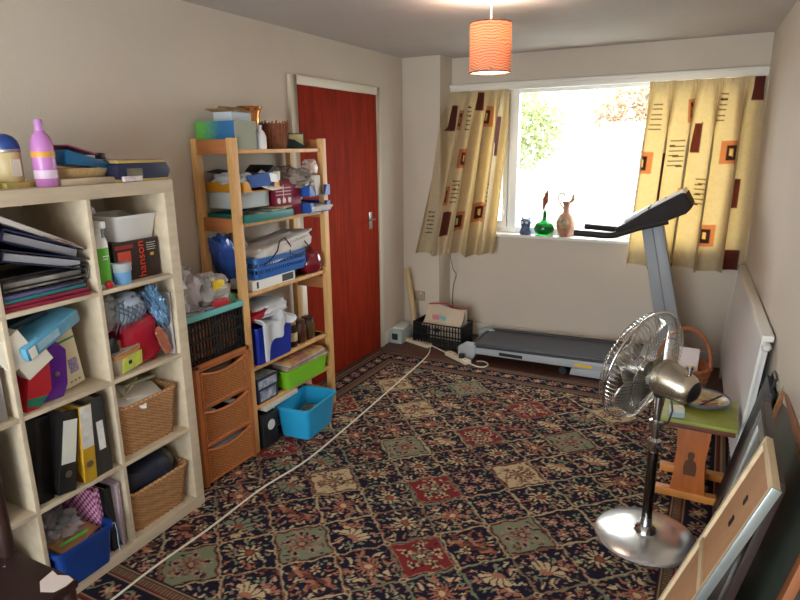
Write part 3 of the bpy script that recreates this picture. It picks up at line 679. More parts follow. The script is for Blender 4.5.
# --- third row, far column: bags and boxes
z = cz(2)
t = thing('magazine_file', 'dark grey magazine file standing at the back, yellow on top', 'file', UL(-0.13,-0.135,z), UA)
MB().box(-0.18,0.04,0.045,0.075,0.0,0.29).build('grey_side', M('slate_card', (122,130,140), 0.5), t, bevel=0.002)
MB().box(-0.18,0.02,-0.07,0.04,0.19,0.295).build('dark_body', M('charcoal_card', (46,46,54), 0.5), t, bevel=0.002)
MB().box(0.02,0.0208,-0.02,0.025,0.225,0.232).build('label_print', WHT, t)
MB().box(-0.17,0.0,-0.05,0.03,0.296,0.304).build('yellow_edge', M('yellow_card', (222,190,60), 0.5), t)
flat_pack('card_sheet', 'pale card sheet leaning against the far side of the cell', 'card', (-0.12,-0.062,z+0.002), (0.2,0.008,0.27), M('pale_grey_card', (190,190,196), 0.6), 0.0)
solo('gift_bag', MB().blob((0,0,0.10),(0.09,0.095,0.105),2,0.16,2.2,e=0.45), M('red_foil_bag', (164,22,46), 0.3, var=0.15, bump=0.3, bscale=20), 'crumpled bright red bag in the third row cell', 'bag', UL(-0.12,-0.20,z), UA, smooth=True)
t = thing('net_bag', 'blue net bag with a dark lattice above the red bag', 'bag', UL(-0.12,-0.215,z+0.19), (0.25,0,UA))
MB().blob((0,0,0.05),(0.09,0.075,0.06),7,0.15,2.5,e=0.6).build('contents', M('pale_blue_tissue', (170,186,204), 0.6, var=0.1), t, smooth=True)
nb = MB()
for k in range(7):
    q = -0.07+0.022*k
    nb.tube([(0.085,q-0.05,0.0),(0.098,q-0.02,0.05),(0.07,q+0.02,0.1)], 0.0022, 5); nb.tube([(0.085,q+0.05,0.0),(0.098,q+0.02,0.05),(0.07,q-0.02,0.1)], 0.0022, 5)
nb.build('lattice', M('slate_net', (74,84,104), 0.6), t, smooth=True)
solo('tinsel', MB().blob((0,0,0),(0.03,0.03,0.085),11,0.6,7,e=0.8,nu=36,nv=26), M('blue_foil', (120,160,196), 0.35, metal=0.4), 'strand of shiny blue tinsel beside the net bag', 'tinsel', UL(-0.035,-0.12,z+0.22), (0.35,0.1,UA), smooth=False)
solo('film_wrap', MB().blob((0,0,0),(0.09,0.05,0.075),13,0.3,3,ridged=True), FILM, 'clump of clear wrap left of the net bag', 'wrap', UL(-0.14,-0.33,z+0.235), UA, smooth=True)
solo('black_pouch', MB().blob((0,0,0.075),(0.10,0.035,0.08),3,0.15,2.5,e=0.5), M('black_nylon', (34,34,38), 0.55, bump=0.2), 'small black pouch wedged behind the yellow tub', 'pouch', UL(-0.14,-0.338,z), UA, smooth=True)
t = thing('sweet_tub', 'clear tub with yellow label and orange lid', 'tub', UL(-0.065,-0.295,z+0.002), (0.12,0,UA+0.1))
MB().shell(0.10, 0.145, 0.075, 0.75, 0.003, 0.03).build('body', M('cloudy_plastic', (196,186,170), 0.3, alpha=0.8), t, smooth=True)
MB().prism([(-0.05,0.012),(0.055,0.012),(0.065,0.066),(-0.03,0.066)], 0.046, 0.0525, 'x').build('yellow_label', M('yellow_label_print', (216,206,70), 0.5, col2=(160,190,90), vscale=40), t)
MB().box(0.0525,0.054,-0.012,0.004,0.035,0.05).build('label_mark', BLK, t)
MB().shell(0.112, 0.157, 0.014, 0.97, 0.05, 0.034, c=(0,0,0.073)).build('lid', M('orange_lid', (196,132,74), 0.4, var=0.1), t, smooth=True)
MB().box(-0.045,0.045,-0.065,0.065,0.086,0.092).build('lid_panel', M('grey_lid_print', (170,158,146), 0.4, var=0.2, vscale=30), t, bevel=0.003)
solo('foil_bar', MB().blob((0,0,0),(0.010,0.02,0.06),17,0.35,5), M('copper_foil', (190,120,96), 0.4, metal=0.5), 'crinkled copper foil strip on the red bag corner', 'foil', UL(-0.022,-0.118,z+0.078), (0.35,0.0,UA), smooth=False)

# --- second row, far column: tan basket with papers
z = cz(1)
wicker_tub('wicker_basket', 'tan wicker basket full of papers, upper of the two in the unit', (-0.165,-0.222,z), 0.29, 0.30, 0.21, WICK)
for k, (dx, dy, h, a, m) in enumerate(((0.02,-0.08,0.2,0.3,BLK),(-0.03,-0.02,0.22,0.5,M('cream_paper', (222,216,190), 0.7)),(0.05,0.03,0.215,-0.3,WHT),(-0.05,0.07,0.225,0.1,M('sage_paper', (190,196,170), 0.7)),(0.06,-0.03,0.21,0.9,WHT))):
    solo('paper_bundle', MB().cbox((0,0,0),(0.13,0.16,0.012)), m, ['black notebook sticking out of the upper wicker basket','cream paper bundle in the upper wicker basket','loose white sheet nearest the front in the upper wicker basket','sage green paper bundle at the far end of the upper wicker basket','loose white sheet at the near front corner of the upper wicker basket'][k], 'papers', UL(-0.165+dx,-0.222+dy,z+h), (0.2*math.sin(k*2),0.18*math.cos(k*3),a), bevel=0.001)
# --- bottom row, far column: tan basket with navy bag
z = cz(0)
wicker_tub('wicker_basket', 'tan wicker basket holding a navy bag in the bottom row', (-0.165,-0.218,z), 0.30, 0.31, 0.185, WICK)
t = thing('sports_bag', 'navy bag with white piping stuffed in the bottom basket', 'bag', UL(-0.16,-0.215,z+0.06), UA)
MB().blob((0,0,0.1),(0.125,0.125,0.115),21,0.1,2.0,e=0.6).build('body', M('navy_nylon', (34,38,58), 0.5, bump=0.2, bscale=40), t, smooth=True)
MB().tube([(0.12,0.03,0.06),(0.12,0.045,0.13),(0.08,0.05,0.19),(0.0,0.05,0.215)], 0.003, 6).build('piping', WHTP, t, smooth=True)
MB().blob((0.03,0.085,0.115),(0.075,0.045,0.085),22,0.1,2.2).build('olive_panel', M('olive_nylon', (96,96,78), 0.5), t, smooth=True)
MB().tube([(0.11,0.06,0.09),(0.10,0.12,0.13),(0.03,0.135,0.18),(-0.04,0.12,0.2)], 0.007, 8).build('strap', BLKP, t, smooth=True)

# --- middle column, top row: stacked files and tray
z = cz(3); Y2 = cy(1)
t = thing('letter_tray', 'black wire letter tray lying on maroon folders', 'tray', UL(-0.16,Y2+0.175,z+0.052), UA)
ty = MB()
for q in (0.0,0.02,0.055): ty.tube([(0.13,-0.155,q),(0.13,0.15,q),(-0.15,0.15,q),(-0.15,-0.155,q)], 0.0035, 6, closed=True)
for k in range(9): ty.tube([(0.13,-0.15+0.036*k,0),(-0.15,-0.15+0.036*k,0)], 0.002, 5)
for a, b in ((0.13,-0.155),(0.13,0.15),(-0.15,0.15),(-0.15,-0.155)): ty.tube([(a,b,0),(a,b,0.055)], 0.0035, 6)
ty.build('wire_frame', BLKP, t, smooth=True)
MB().cbox((-0.01,-0.005,0.022),(0.26,0.28,0.03)).build('papers', M('black_white_print', (60,58,60), 0.4, col2=(170,166,160), vscale=14), t, bevel=0.002)
for k, (m, lb) in enumerate(((MAROON,'maroon folder at the very bottom of the middle column top cell'),(MAROON,'upper maroon folder with a glossy sleeve under the tray'),(M('teal_card', (40,116,120), 0.4),'teal folder lying on the maroon folders under the tray'),(M('plum_blue_card', (96,92,140), 0.4),'lilac folder directly under the black letter tray'))):
    flat_pack('folder', lb, 'folder', (-0.145-0.008*k,Y2+0.165-0.004*k,z+0.013*k), (0.28,0.30,0.0125), m, 0.05*(k-1.5), bevel=0.003, group='folders stacked in the top middle cell')
def ring_binder_flat(label, c, mat, tilt, rot=0.0):
    t = thing('ring_binder', label, 'binder', UL(*c), (tilt, 0, UA+rot))
    MB().box(-0.14,0.14,-0.155,0.155,0,0.004).box(-0.14,0.14,-0.155,0.155,0.036,0.04).box(-0.14,0.14,-0.155,-0.151,0,0.04).build('cover', mat, t, bevel=0.001)
    MB().box(-0.13,0.125,-0.14,0.13,0.006,0.03).build('pages', M('pale_grey_pages', (176,180,192), 0.6, var=0.08, vscale=60, stretch=(1,1,20)), t)
ring_binder_flat('navy ring binder lying tilted directly on the letter tray', (-0.155,Y2+0.172,z+0.125), NAVY, -0.26)
ring_binder_flat('navy ring binder lying tilted, second above the letter tray', (-0.155,Y2+0.165,z+0.178), M('navy_grey_card', (40,46,80), 0.4), -0.36, 0.06)
t = thing('magazine', 'glossy magazine with a brown and cream cover, topmost of the tilted stack', 'magazine', UL(-0.15,Y2+0.155,z+0.236), (-0.44, 0.05, UA+0.1))
MB().cbox((0,0,0.008),(0.25,0.30,0.016)).build('pages', M('magazine_pages', (200,196,196), 0.4), t, bevel=0.001)
MB().cbox((0,0,0.0168),(0.25,0.30,0.0012)).build('cover', M('magazine_cover', (60,42,42), 0.25, col2=(206,186,166), vscale=9), t)
t = thing('leaflet', 'small white leaflet with a red picture tucked on the magazine', 'leaflet', UL(-0.06,Y2+0.25,z+0.205), (-0.44, 0.1, UA-0.3))
MB().cbox((0,0,0),(0.1,0.15,0.003)).build('sheet', M('leaflet_brown', (96,66,60), 0.3, col2=(190,172,160), vscale=16), t)
MB().cbox((0.02,0.0,0.0022),(0.035,0.045,0.001)).build('red_picture', REDC, t)
flat_pack('white_box', 'plain white box at the back of the top middle cell', 'box', (-0.27,Y2+0.07,z+0.27), (0.12,0.12,0.06), WHT, 0)
# --- middle column, third row: packets and folders
z = cz(2)
t = thing('diary_box', 'cream card box with a green ribbon and purple square leaning in cell', 'box', UL(-0.09,Y2+0.205,z+0.004), (0.12,0,UA+0.12))
MB().box(-0.02,0.02,0,0.085,0,0.27).build('body', M('cream_card', (222,212,182), 0.6), t, bevel=0.0015)
MB().box(0.02,0.0206,0.032,0.072,0.05,0.105).build('purple_square', M('purple_print', (106,90,150), 0.5, col2=(190,180,206), vscale=140), t)
MB().box(0.02,0.0212,0.0,0.085,0.178,0.186).build('green_ribbon', M('green_ribbon_satin', (60,150,80), 0.4), t)
for k in range(3): MB().box(0.02,0.0206,0.022+k*0.018,0.032+k*0.018,0.016,0.022).build('print_mark', M('grey_print', (120,112,100), 0.6), t)
t = thing('plastic_packet', 'blue plastic packet lying across the third row cell', 'packet', UL(-0.075,Y2+0.155,z+0.215), (0.30,0.1,UA+0.25))
MB().cbox((0,0.0,0.03),(0.11,0.26,0.055)).build('sleeve', M('pale_blue_plastic', (92,156,190), 0.25, var=0.2, vscale=14, bump=0.15, bscale=30), t, bevel=0.012)
MB().cbox((0.0555,-0.03,0.032),(0.001,0.10,0.03)).build('label', M('pale_label', (150,186,206), 0.4, var=0.15, vscale=30), t)
MB().cbox((0.056,-0.105,0.03),(0.001,0.028,0.04)).build('white_sticker', WHT, t)
solo('dark_folder', MB().cbox((0,0,0),(0.2,0.17,0.02)), M('petrol_card', (34,62,80), 0.5), 'dark petrol folder behind the blue packet', 'folder', UL(-0.2,Y2+0.115,z+0.285), (0.2,0,UA), bevel=0.003)
t = thing('document_case', 'purple plastic document case leaning in the third row', 'folder', UL(-0.04,Y2+0.045,z+0.02), (-0.42,0,UA+0.05))
MB().prism([(0.02,0.0),(0.125,0.03),(0.13,0.08),(0.09,0.20),(0.02,0.235)], -0.022, 0.006, 'x').build('case', M('purple_plastic', (92,36,140), 0.25, var=0.1), t, bevel=0.004)
MB().lathe([(0.0,0),(0.009,0),(0.009,0.003),(0,0.004)], seg=16, T=Matrix.Translation((0.006,0.078,0.11)) @ Matrix.Rotation(PI/2,4,'Y')).build('press_stud', STEEL, t, smooth=True)
t = thing('exercise_book', 'red folder with a green stripe leaning beside the purple case', 'folder', UL(-0.02,Y2+0.022,z), (-0.22,0,UA))
MB().box(-0.2,-0.004,0,0.014,0,0.235).prism([(0,0),(0.035,0.0),(0.085,0.07),(0.06,0.235),(0,0.235)], -0.006, 0.0, 'x').build('cover', REDC, t, bevel=0.001)
MB().prism([(0.0,0.02),(0.046,0.016),(0.072,0.052),(0.0,0.045)], 0.0, 0.0012, 'x').build('green_stripe', M('green_print', (28,110,84), 0.5), t)
t = thing('card_sheaf', 'white card sheaf poking out above the red folder', 'cards', UL(-0.012,Y2+0.055,z+0.16), (0.5,0,UA))
MB().box(-0.05,0.0,-0.06,0.045,0.02,0.125).box(-0.052,-0.002,-0.03,0.075,-0.04,0.06).build('cards', M('ivory_card', (226,222,208), 0.6), t, bevel=0.001)
# --- middle column, second row: lever arch files
z = cz(1)
lever_file('black document file nearest the third column, leaning hard', Y2+0.012, z+0.004, 0.06, 0.315, 0.28, M('black_mottled_card', (26,26,28), 0.4, var=0.3, vscale=50), -0.12, ring=False, pages=False, x=-0.03)
lever_file('black lever arch file with a pale sheet clipped to its spine', Y2+0.075, z+0.012, 0.068, 0.305, 0.28, BLK, -0.20, x=-0.008, slabel=(0.006,0.06,0.11,0.27,M('pale_sheet', (222,222,206), 0.7, col2=(206,212,226), vscale=9)))
lever_file('yellow lever arch file with a white upper spine', Y2+0.178, z+0.004, 0.05, 0.30, 0.27, M('yellow_file_card', (222,176,44), 0.5), -0.06, x=-0.004, slabel=(0.002,0.048,0.135,0.297,M('white_grey_label', (206,204,200), 0.6, var=0.15, vscale=30)))
lever_file('black box file with a long barcode label beside the divider', Y2+0.232, z, 0.072, 0.31, 0.26, M('charcoal_file_card', (48,46,46), 0.5), 0.0, x=-0.012, ring=False, slabel=(0.028,0.056,0.10,0.215,M('barcode_label', (226,226,226), 0.6, var=0.1, vscale=40)))
# --- middle column, bottom row: blue box and patterned folders
z = cz(0)
t = thing('plastic_box', 'royal blue plastic box of bits in the bottom row of the unit', 'box', UL(-0.105,Y2+0.128,z), UA)
ROY = M('royal_blue_plastic', (24,62,140), 0.3, var=0.06)
MB().shell(0.27, 0.225, 0.155, 0.88, 0.004, 0.025).build('body', ROY, t, smooth=True)
MB().shell(0.286, 0.241, 0.018, 1.0, 0.01, 0.03, c=(0,0,0.147), floor_t=0.0001, ring_only=True).build('rim', ROY, t, smooth=True)
t = solo('wooden_box', MB().cbox((0,0,0),(0.10,0.16,0.04)), M('tan_wood', (170,122,80), 0.6, var=0.15), 'small tan wooden box inside the royal blue plastic box', 'box', UL(-0.06,Y2+0.13,z+0.13), (0.1,0.25,UA+0.2), bevel=0.002)
solo('clear_bag', MB().blob((0,0,0),(0.09,0.075,0.045),31,0.35,3.5,ridged=True), FILM, 'crumpled clear bag on top of the royal blue plastic box', 'bag', UL(-0.14,Y2+0.12,z+0.18), UA, smooth=True)
solo('green_pen', MB().tube([(0,0,0),(0.02,0.10,0.01)], 0.005, 8), M('green_pen_plastic', (70,170,60), 0.4), 'green pen lying in the royal blue plastic box', 'pen', UL(-0.03,Y2+0.06,z+0.158), UA, smooth=True)
solo('blue_string', MB().tube([(0.03,0.10,0.16),(0.037,0.115,0.164),(0.037,0.12,0.12),(0.037,0.118,0.07),(0.036,0.122,0.03)], 0.0018, 6), M('pale_blue_string', (150,180,214), 0.6), 'thin pale blue string hanging over the blue box rim', 'string', UL(0.0,Y2+0.128,z), UA, smooth=True)
GM = bpy.data.materials.new('pink_gingham_card'); GM.use_nodes = True
def gingham():
    nt = GM.node_tree; N = nt.nodes; L = nt.links; b = N['Principled BSDF']; b.inputs['Roughness'].default_value = 0.5
    tc = N.new('ShaderNodeTexCoord'); ck = N.new('ShaderNodeTexChecker'); ck.inputs['Scale'].default_value = 70
    ck.inputs[1].default_value = (*rgb((188,40,150)),1); ck.inputs[2].default_value = (*rgb((232,206,226)),1)
    L.new(tc.outputs['Object'], ck.inputs[0]); L.new(ck.outputs[0], b.inputs['Base Color'])
gingham()
lever_file('pink gingham folder behind the royal blue box', Y2+0.235, z, 0.022, 0.29, 0.28, GM, 0.05, x=-0.03, ring=False, name='folder')
lever_file('thick black folder standing between gingham and spotted folders', Y2+0.264, z, 0.03, 0.28, 0.27, BLK, 0.02, x=-0.022, ring=False, name='folder')
lever_file('thin lilac spotted folder against the divider in the bottom row', Y2+0.31, z, 0.016, 0.275, 0.27, M('lilac_spot_card', (214,196,214), 0.5, var=0.2, vscale=120), 0.0, x=-0.02, ring=False, name='folder')
# --- third column, seen at the edge of the picture
Y3 = cy(2); z = cz(2)
lever_file('white lever arch file at the picture edge, third column', Y3+0.245, z, 0.07, 0.31, 0.28, M('white_file_card', (206,206,216), 0.5), 0.0, x=-0.02)
lever_file('grey lever arch file beside the white one, third column', Y3+0.168, z, 0.07, 0.31, 0.28, M('grey_file_card', (150,152,160), 0.5), 0.0, x=-0.02)
z = cz(1)
lever_file('pale blue folder in the second row of the third column', Y3+0.22, z, 0.045, 0.30, 0.27, M('pale_blue_card', (120,136,160), 0.5), 0.0, x=-0.03, ring=False, name='folder')
lever_file('brown folder in the second row of the third column', Y3+0.16, z, 0.05, 0.29, 0.27, M('brown_folder_card', (86,56,44), 0.5), 0.0, x=-0.03, ring=False, name='folder')
z = cz(0)
solo('white_bag', MB().blob((0,0,0.1),(0.12,0.06,0.11),41,0.2,2.5), BAGP, 'white plastic bag in the bottom row, third column', 'bag', UL(-0.16,Y3+0.25,z), UA, smooth=True)
# ------------------------------------------------------------------ wicker drawer chest with a crate on top
def chest():
    X0, X1, Y0, Y1, HZ = 0.02, 0.308, 0.088, 0.4545, 0.625
    t = thing('drawer_chest', 'orange wicker chest of three drawers beside the cube unit', 'drawers', (0,0,ZR))
    for x in (X0+0.012, X1-0.012):
        for y in (Y0+0.012, Y1-0.012): MB().cbox((x,y,HZ/2),(0.024,0.024,HZ)).build('corner_post', CANE, t, bevel=0.003)
    MB().box(X0,X1,Y0,Y1,HZ-0.02,HZ).build('top_board', CANE, t, bevel=0.003)
    for y in (Y0+0.006, Y1-0.006): MB().cbox(((X0+X1)/2,y,HZ/2),(X1-X0-0.05,0.006,HZ-0.05)).build('side_panel', WICKO, t)
    MB().cbox((X0+0.006,(Y0+Y1)/2,HZ/2),(0.006,Y1-Y0-0.05,HZ-0.05)).build('back_panel', WICKO, t)
    for k in range(3):
        za = 0.015+0.197*k; zt = za+0.175
        def top(q): return zt-0.030*(1-(2*q-1)**2)
        ya, yb = Y0+0.03, Y1-0.03; n = 14
        d = MB(); nu, nv = 56, 24
        def fn(u, v):
            y = ya+(yb-ya)*u; z = za+(top(u)-za)*v
            return (X1-0.003+0.0036*(1 if (int(u*nu)//1+int(v*nv)//2) % 2 else -1), y, z)
        d.sheet(fn, nu, nv)
        dr = d.build('drawer', WICKO, t)
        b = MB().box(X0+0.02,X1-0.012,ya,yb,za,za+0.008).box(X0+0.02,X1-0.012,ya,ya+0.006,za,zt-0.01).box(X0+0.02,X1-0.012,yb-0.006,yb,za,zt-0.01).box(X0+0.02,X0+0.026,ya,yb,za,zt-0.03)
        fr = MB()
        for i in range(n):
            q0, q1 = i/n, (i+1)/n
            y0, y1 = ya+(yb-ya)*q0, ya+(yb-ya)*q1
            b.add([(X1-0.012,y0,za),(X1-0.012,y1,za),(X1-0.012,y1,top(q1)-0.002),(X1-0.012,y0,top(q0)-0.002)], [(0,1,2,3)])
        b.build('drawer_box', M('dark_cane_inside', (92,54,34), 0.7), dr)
        rim = MB(); rim.tube([(X1-0.004, ya+(yb-ya)*i/n, top(i/n)) for i in range(n+1)], 0.008, 8); rim.tube([(X1-0.003,ya,za+0.004),(X1-0.003,yb,za+0.004)], 0.007, 8)
        for y in (ya,yb): rim.tube([(X1-0.003,y,za),(X1-0.003,y,zt)], 0.006, 8)
        rim.build('drawer_rim', CANE, dr, smooth=True)
        MB().box(X0+0.02,X1-0.004,Y0+0.024,Y1-0.024,zt+0.008,zt+0.018).build('rail', CANE, t, bevel=0.002)
    for k, (y0, y1, lb, m) in enumerate(((0.16,0.42,'sheaf of pale papers lying in the bottom wicker drawer',M('lavender_paper', (196,196,214), 0.6)),(0.17,0.23,'crumpled white tissue in the middle wicker drawer',WHT),(0.33,0.37,'white card sticking up in the middle wicker drawer',WHT))):
        zz = 0.145 if k == 0 else 0.345
        solo('drawer_papers', MB().cbox((0,0,0),(0.2,y1-y0,0.012)), m, lb, 'papers', (0.165,(y0+y1)/2,ZR+zz), (0,-0.06,0), bevel=0.002)
    solo('drawer_cloth', MB().blob((0,0,0),(0.10,0.13,0.025),51,0.2,3), M('grey_brown_cloth', (120,96,84), 0.8), 'grey brown cloth folded in the top wicker drawer', 'cloth', (0.165,0.285,ZR+0.54), 0, smooth=True)
chest()
def crate(label, loc, w, d, h, mat, rimmat=None, rot=0.0, rows=2, n=15, group=None, barw=0.008):
    # w along x, d along y: slotted plastic crate
    t = thing('plastic_crate', label, 'crate', loc, rot, group)
    def panel(axis, pos, a0, a1):
        mb = MB(); T = 0.006
        def bx(p0, p1, z0, z1, tk=T):
            if axis == 'x': mb.box(pos-tk/2, pos+tk/2, p0, p1, z0, z1)
            else: mb.box(p0, p1, pos-tk/2, pos+tk/2, z0, z1)
        rh = (h-0.012)/(rows*2)
        zs = [0.0]+[h*k/(rows*2) for k in range(1, rows*2)]+[h]
        for k, z in enumerate(zs):
            th = 0.018 if k in (0, rows*2) else (0.012 if k == rows else 0.006)
            z0 = max(0, z-th/2); z1 = min(h, z+th/2); bx(a0, a1, z0, z1, 0.008)
        for k in range(n+1):
            p = a0+(a1-a0)*k/n; wd = 0.016 if k in (0, n) else (0.012 if k == n//2 else barw); bx(max(a0,p-wd/2), min(a1,p+wd/2), 0, h)
        if axis == 'x':
            for r in range(rows):
                zc = h*(r+0.5)/rows
                mb.lathe([(0.026,-T*0.6),(0.026,T*0.6)], seg=16, T=Matrix.Translation((pos,(a0+a1)/2,zc)) @ Matrix.Rotation(PI/2,4,'Y') @ Matrix.Diagonal((0.62,1.2,1,1)))
        return mb
    panel('x', w/2-0.004, -d/2, d/2).build('front_panel', mat, t)
    panel('x', -w/2+0.004, -d/2, d/2).build('back_panel', mat, t)
    panel('y', d/2-0.004, -w/2, w/2).build('side_panel', mat, t)
    panel('y', -d/2+0.004, -w/2, w/2).build('side_panel', mat, t)
    MB().box(-w/2,w/2,-d/2,d/2,0,0.006).build('base', mat, t)
    if rimmat:
        r = MB(); e = 0.014
        r.box(w/2-0.008,w/2+0.006,-d/2-0.006,d/2+0.006,h-0.004,h+0.024).box(-w/2-0.006,-w/2+0.008,-d/2-0.006,d/2+0.006,h-0.004,h+0.024).box(-w/2,w/2,d/2-0.008,d/2+0.006,h-0.004,h+0.024).box(-w/2,w/2,-d/2-0.006,-d/2+0.008,h-0.004,h+0.024)
        r.build('rim', rimmat, t, bevel=0.002)
    return t
CZ = ZR+0.626
crate('black slotted plastic crate with a teal rim on the wicker chest', (0.165,0.268,CZ), 0.25, 0.36, 0.215, BLKP, M('teal_plastic', (112,186,186), 0.4), rows=2, n=17, barw=0.006)
solo('towel_stack', MB().cbox((0,0,0.085),(0.21,0.31,0.17)), M('brown_fabric', (150,104,72), 0.9, var=0.35, vscale=25), 'brown folded cloth filling the black crate on the chest', 'cloth', (0.165,0.268,CZ+0.008), 0, bevel=0.02)
t = thing('carrier_bag', 'white carrier bag with a red, yellow and green print on the crate', 'bag', (0.17,0.34,CZ+0.222), 0)
cb = MB().blob((0,0,0.075),(0.10,0.105,0.085),61,0.35,2.8,e=0.8,ridged=True); cb.build('body', BAGP, t, smooth=True)
for nm, c, s, m in (('red_print',(0.098,-0.01,0.03),(0.006,0.06,0.024),REDC),('yellow_print',(0.085,-0.005,0.115),(0.012,0.035,0.03),M('yellow_ink', (228,196,40), 0.5)),('green_print',(0.092,0.06,0.03),(0.008,0.03,0.03),M('green_ink', (50,130,80), 0.5)),('grey_print',(0.096,0.005,0.072),(0.004,0.05,0.012),M('grey_ink', (150,146,140), 0.5))):
    MB().blob(c, s, 62, 0.2, 3, 16, 8).build(nm, m, t, smooth=True)
solo('carrier_bag', MB().blob((0,0,0.105),(0.10,0.085,0.12),64,0.35,2.6,e=0.8,ridged=True), M('grey_white_plastic', (196,190,194), 0.35, bump=0.25, bscale=25, translucent=(0.25,(0.75,0.74,0.76))), 'plain crumpled white carrier bag slumped beside the cube unit', 'bag', (0.15,0.175,CZ+0.222), 0, smooth=True)
solo('clear_sheet', MB().blob((0,0,0.015),(0.115,0.16,0.02),66,0.4,4,ridged=True), M('grey_film', (176,174,180), 0.25, alpha=0.8), 'flat grey plastic film spread under the carrier bags', 'film', (0.17,0.27,CZ+0.215), 0, smooth=True)
solo('wall_sticker', MB().box(0,0.001,-0.012,0.004,-0.006,0.022).box(0,0.001,0.01,0.016,-0.05,-0.04), M('wall_sticker_ink', (150,60,56), 0.6), 'small red sticker on the wall above the carrier bags', 'sticker', (0.0,0.14,1.27), 0)

# ------------------------------------------------------------------ pine rack
RXF, RXB, RYN, RYF = 0.277, 0.042, 0.477, 1.222; RH = 1.66
SHZ = [1.605, 1.246, 0.884, 0.478, 0.258]
def rack():
    t = thing('pine_rack', 'open pine storage rack against the wall beside the door', 'rack', (0,0,ZR))
    for x in (RXF, RXB):
        for y in (RYN, RYF): MB().cbox((x,y,RH/2),(0.036,0.042,RH)).build('post', PINE, t, bevel=0.003)
    for y in (RYN, RYF):
        for z in (1.62, 1.238, 0.80, 0.42, 0.06): MB().box(RXB+0.018,RXF-0.018,y-0.012,y+0.012,z-0.036,z+0.034).build('side_rail', PINED, t, bevel=0.003)
    for z in SHZ:
        s = MB().box(RXB-0.018,RXF+0.004,RYN+0.023,RYF-0.023,z-0.02,z).box(RXB+0.02,RXF-0.02,RYN+0.012,RYF-0.012,z-0.02,z)
        s.build('shelf', PINE, t, bevel=0.002)
rack()
S1, S2, S3, S4, S5 = [z+ZR for z in SHZ]
def W(x, y, z): return (x, y, z)
def wbox(name, label, cat, x0, x1, y0, y1, z0, z1, mat, rot=0.0, bevel=0.002, tilt=(0,0)):
    return solo(name, MB().box(-(x1-x0)/2,(x1-x0)/2,-(y1-y0)/2,(y1-y0)/2,0,z1-z0), mat, label, cat, ((x0+x1)/2,(y0+y1)/2,z0), (tilt[0],tilt[1],rot), bevel=bevel)
# top shelf
t = thing('gradient_box', 'long box fading from lime green to blue on the top shelf', 'box', (0.155,0.60,S1+0.001), 0)
GB = bpy.data.materials.new('green_to_blue_print'); GB.use_nodes = True
def gradbox():
    nt = GB.node_tree; N = nt.nodes; L = nt.links; b = N['Principled BSDF']; b.inputs['Roughness'].default_value = 0.45
    tc = N.new('ShaderNodeTexCoord'); sx = N.new('ShaderNodeSeparateXYZ'); L.new(tc.outputs['Object'], sx.inputs[0])
    vo = N.new('ShaderNodeTexVoronoi'); vo.inputs['Scale'].default_value = 70; L.new(tc.outputs['Object'], vo.inputs['Vector'])
    ml = N.new('ShaderNodeMath'); ml.operation = 'MULTIPLY_ADD'; ml.inputs[1].default_value = 0.06; L.new(vo.outputs['Distance'], ml.inputs[0]); L.new(sx.outputs['X'], ml.inputs[2])
    mr = N.new('ShaderNodeMapRange'); mr.inputs['From Min'].default_value = -0.07; mr.inputs['From Max'].default_value = 0.06; L.new(ml.outputs[0], mr.inputs['Value'])
    mx = N.new('ShaderNodeMix'); mx.data_type = 'RGBA'; mx.inputs['A'].default_value = (*rgb((104,186,74)),1); mx.inputs['B'].default_value = (*rgb((40,104,156)),1)
    L.new(mr.outputs['Result'], mx.inputs['Factor']); L.new(mx.outputs['Result'], b.inputs['Base Color'])
gradbox()
MB().box(-0.135,0.12,-0.095,0.06,0,0.135).build('body', GB, t, bevel=0.002)
MB().box(0.12,0.121,-0.095,0.06,0,0.135).build('grey_end', M('grey_green_card', (146,152,136), 0.6), t)
t = thing('cardboard_carton', 'small open cardboard carton stacked on the green and blue box', 'carton', (0.13,0.635,S1+0.137), 0.0)
MB().box(-0.05,0.07,-0.06,0.08,0,0.045).build('body', M('blue_white_card', (196,204,214), 0.6), t, bevel=0.001)
for sgn in (-1, 1):
    MB().prism([(0,0),(0.05*sgn,0.012),(0.05*sgn,0.016),(0,0.004)], -0.055, 0.075, 'x', T=Matrix.Translation((0,-0.06 if sgn < 0 else 0.08,0.045))).build('flap', CARD, t)
MB().prism([(-0.055,0.045),(-0.02,0.075),(0.03,0.07),(0.085,0.05),(0.085,0.046),(0.03,0.066),(-0.02,0.071),(-0.055,0.041)], -0.05, 0.07, 'y').build('flap', CARD, t)
t = thing('copper_pot', 'small copper pan behind the wicker flowerpot', 'pot', (0.15,0.765,S1+0.001), 0)
COPP = M('copper', (206,140,84), 0.25, metal=0.9)
MB().lathe([(0.0,0.0),(0.055,0.0),(0.058,0.05),(0.05,0.13),(0.05,0.17),(0.066,0.215),(0.064,0.216),(0.046,0.172)], seg=28).build('body', COPP, t, smooth=True)
MB().tube([(0.05,-0.02,0.2),(0.08,-0.03,0.21),(0.10,-0.04,0.195)], 0.006, 8).build('handle', COPP, t, smooth=True)
t = thing('wicker_pot', 'round reddish wicker flowerpot on the top shelf of the rack', 'basket', (0.185,0.905,S1), 0)
MB().lathe([(0.0,0.0),(0.062,0.0),(0.066,0.02),(0.078,0.125),(0.080,0.132),(0.074,0.132),(0.060,0.01)], seg=40).build('woven_body', WICKD, t, smooth=True)
rb = MB()
for k in range(26):
    a = 2*PI*k/26; rb.tube([(0.066*math.cos(a),0.066*math.sin(a),0.004),(0.080*math.cos(a),0.080*math.sin(a),0.13),(0.082*math.cos(a+0.1),0.082*math.sin(a+0.1),0.137+0.006*(k%3))], 0.004, 5)
rb.build('upright_stakes', WICKD, t, smooth=True)
t = thing('white_bottle', 'white plastic bottle between the blue box and the wicker flowerpot', 'bottle', (0.245,0.72,S1), 0)
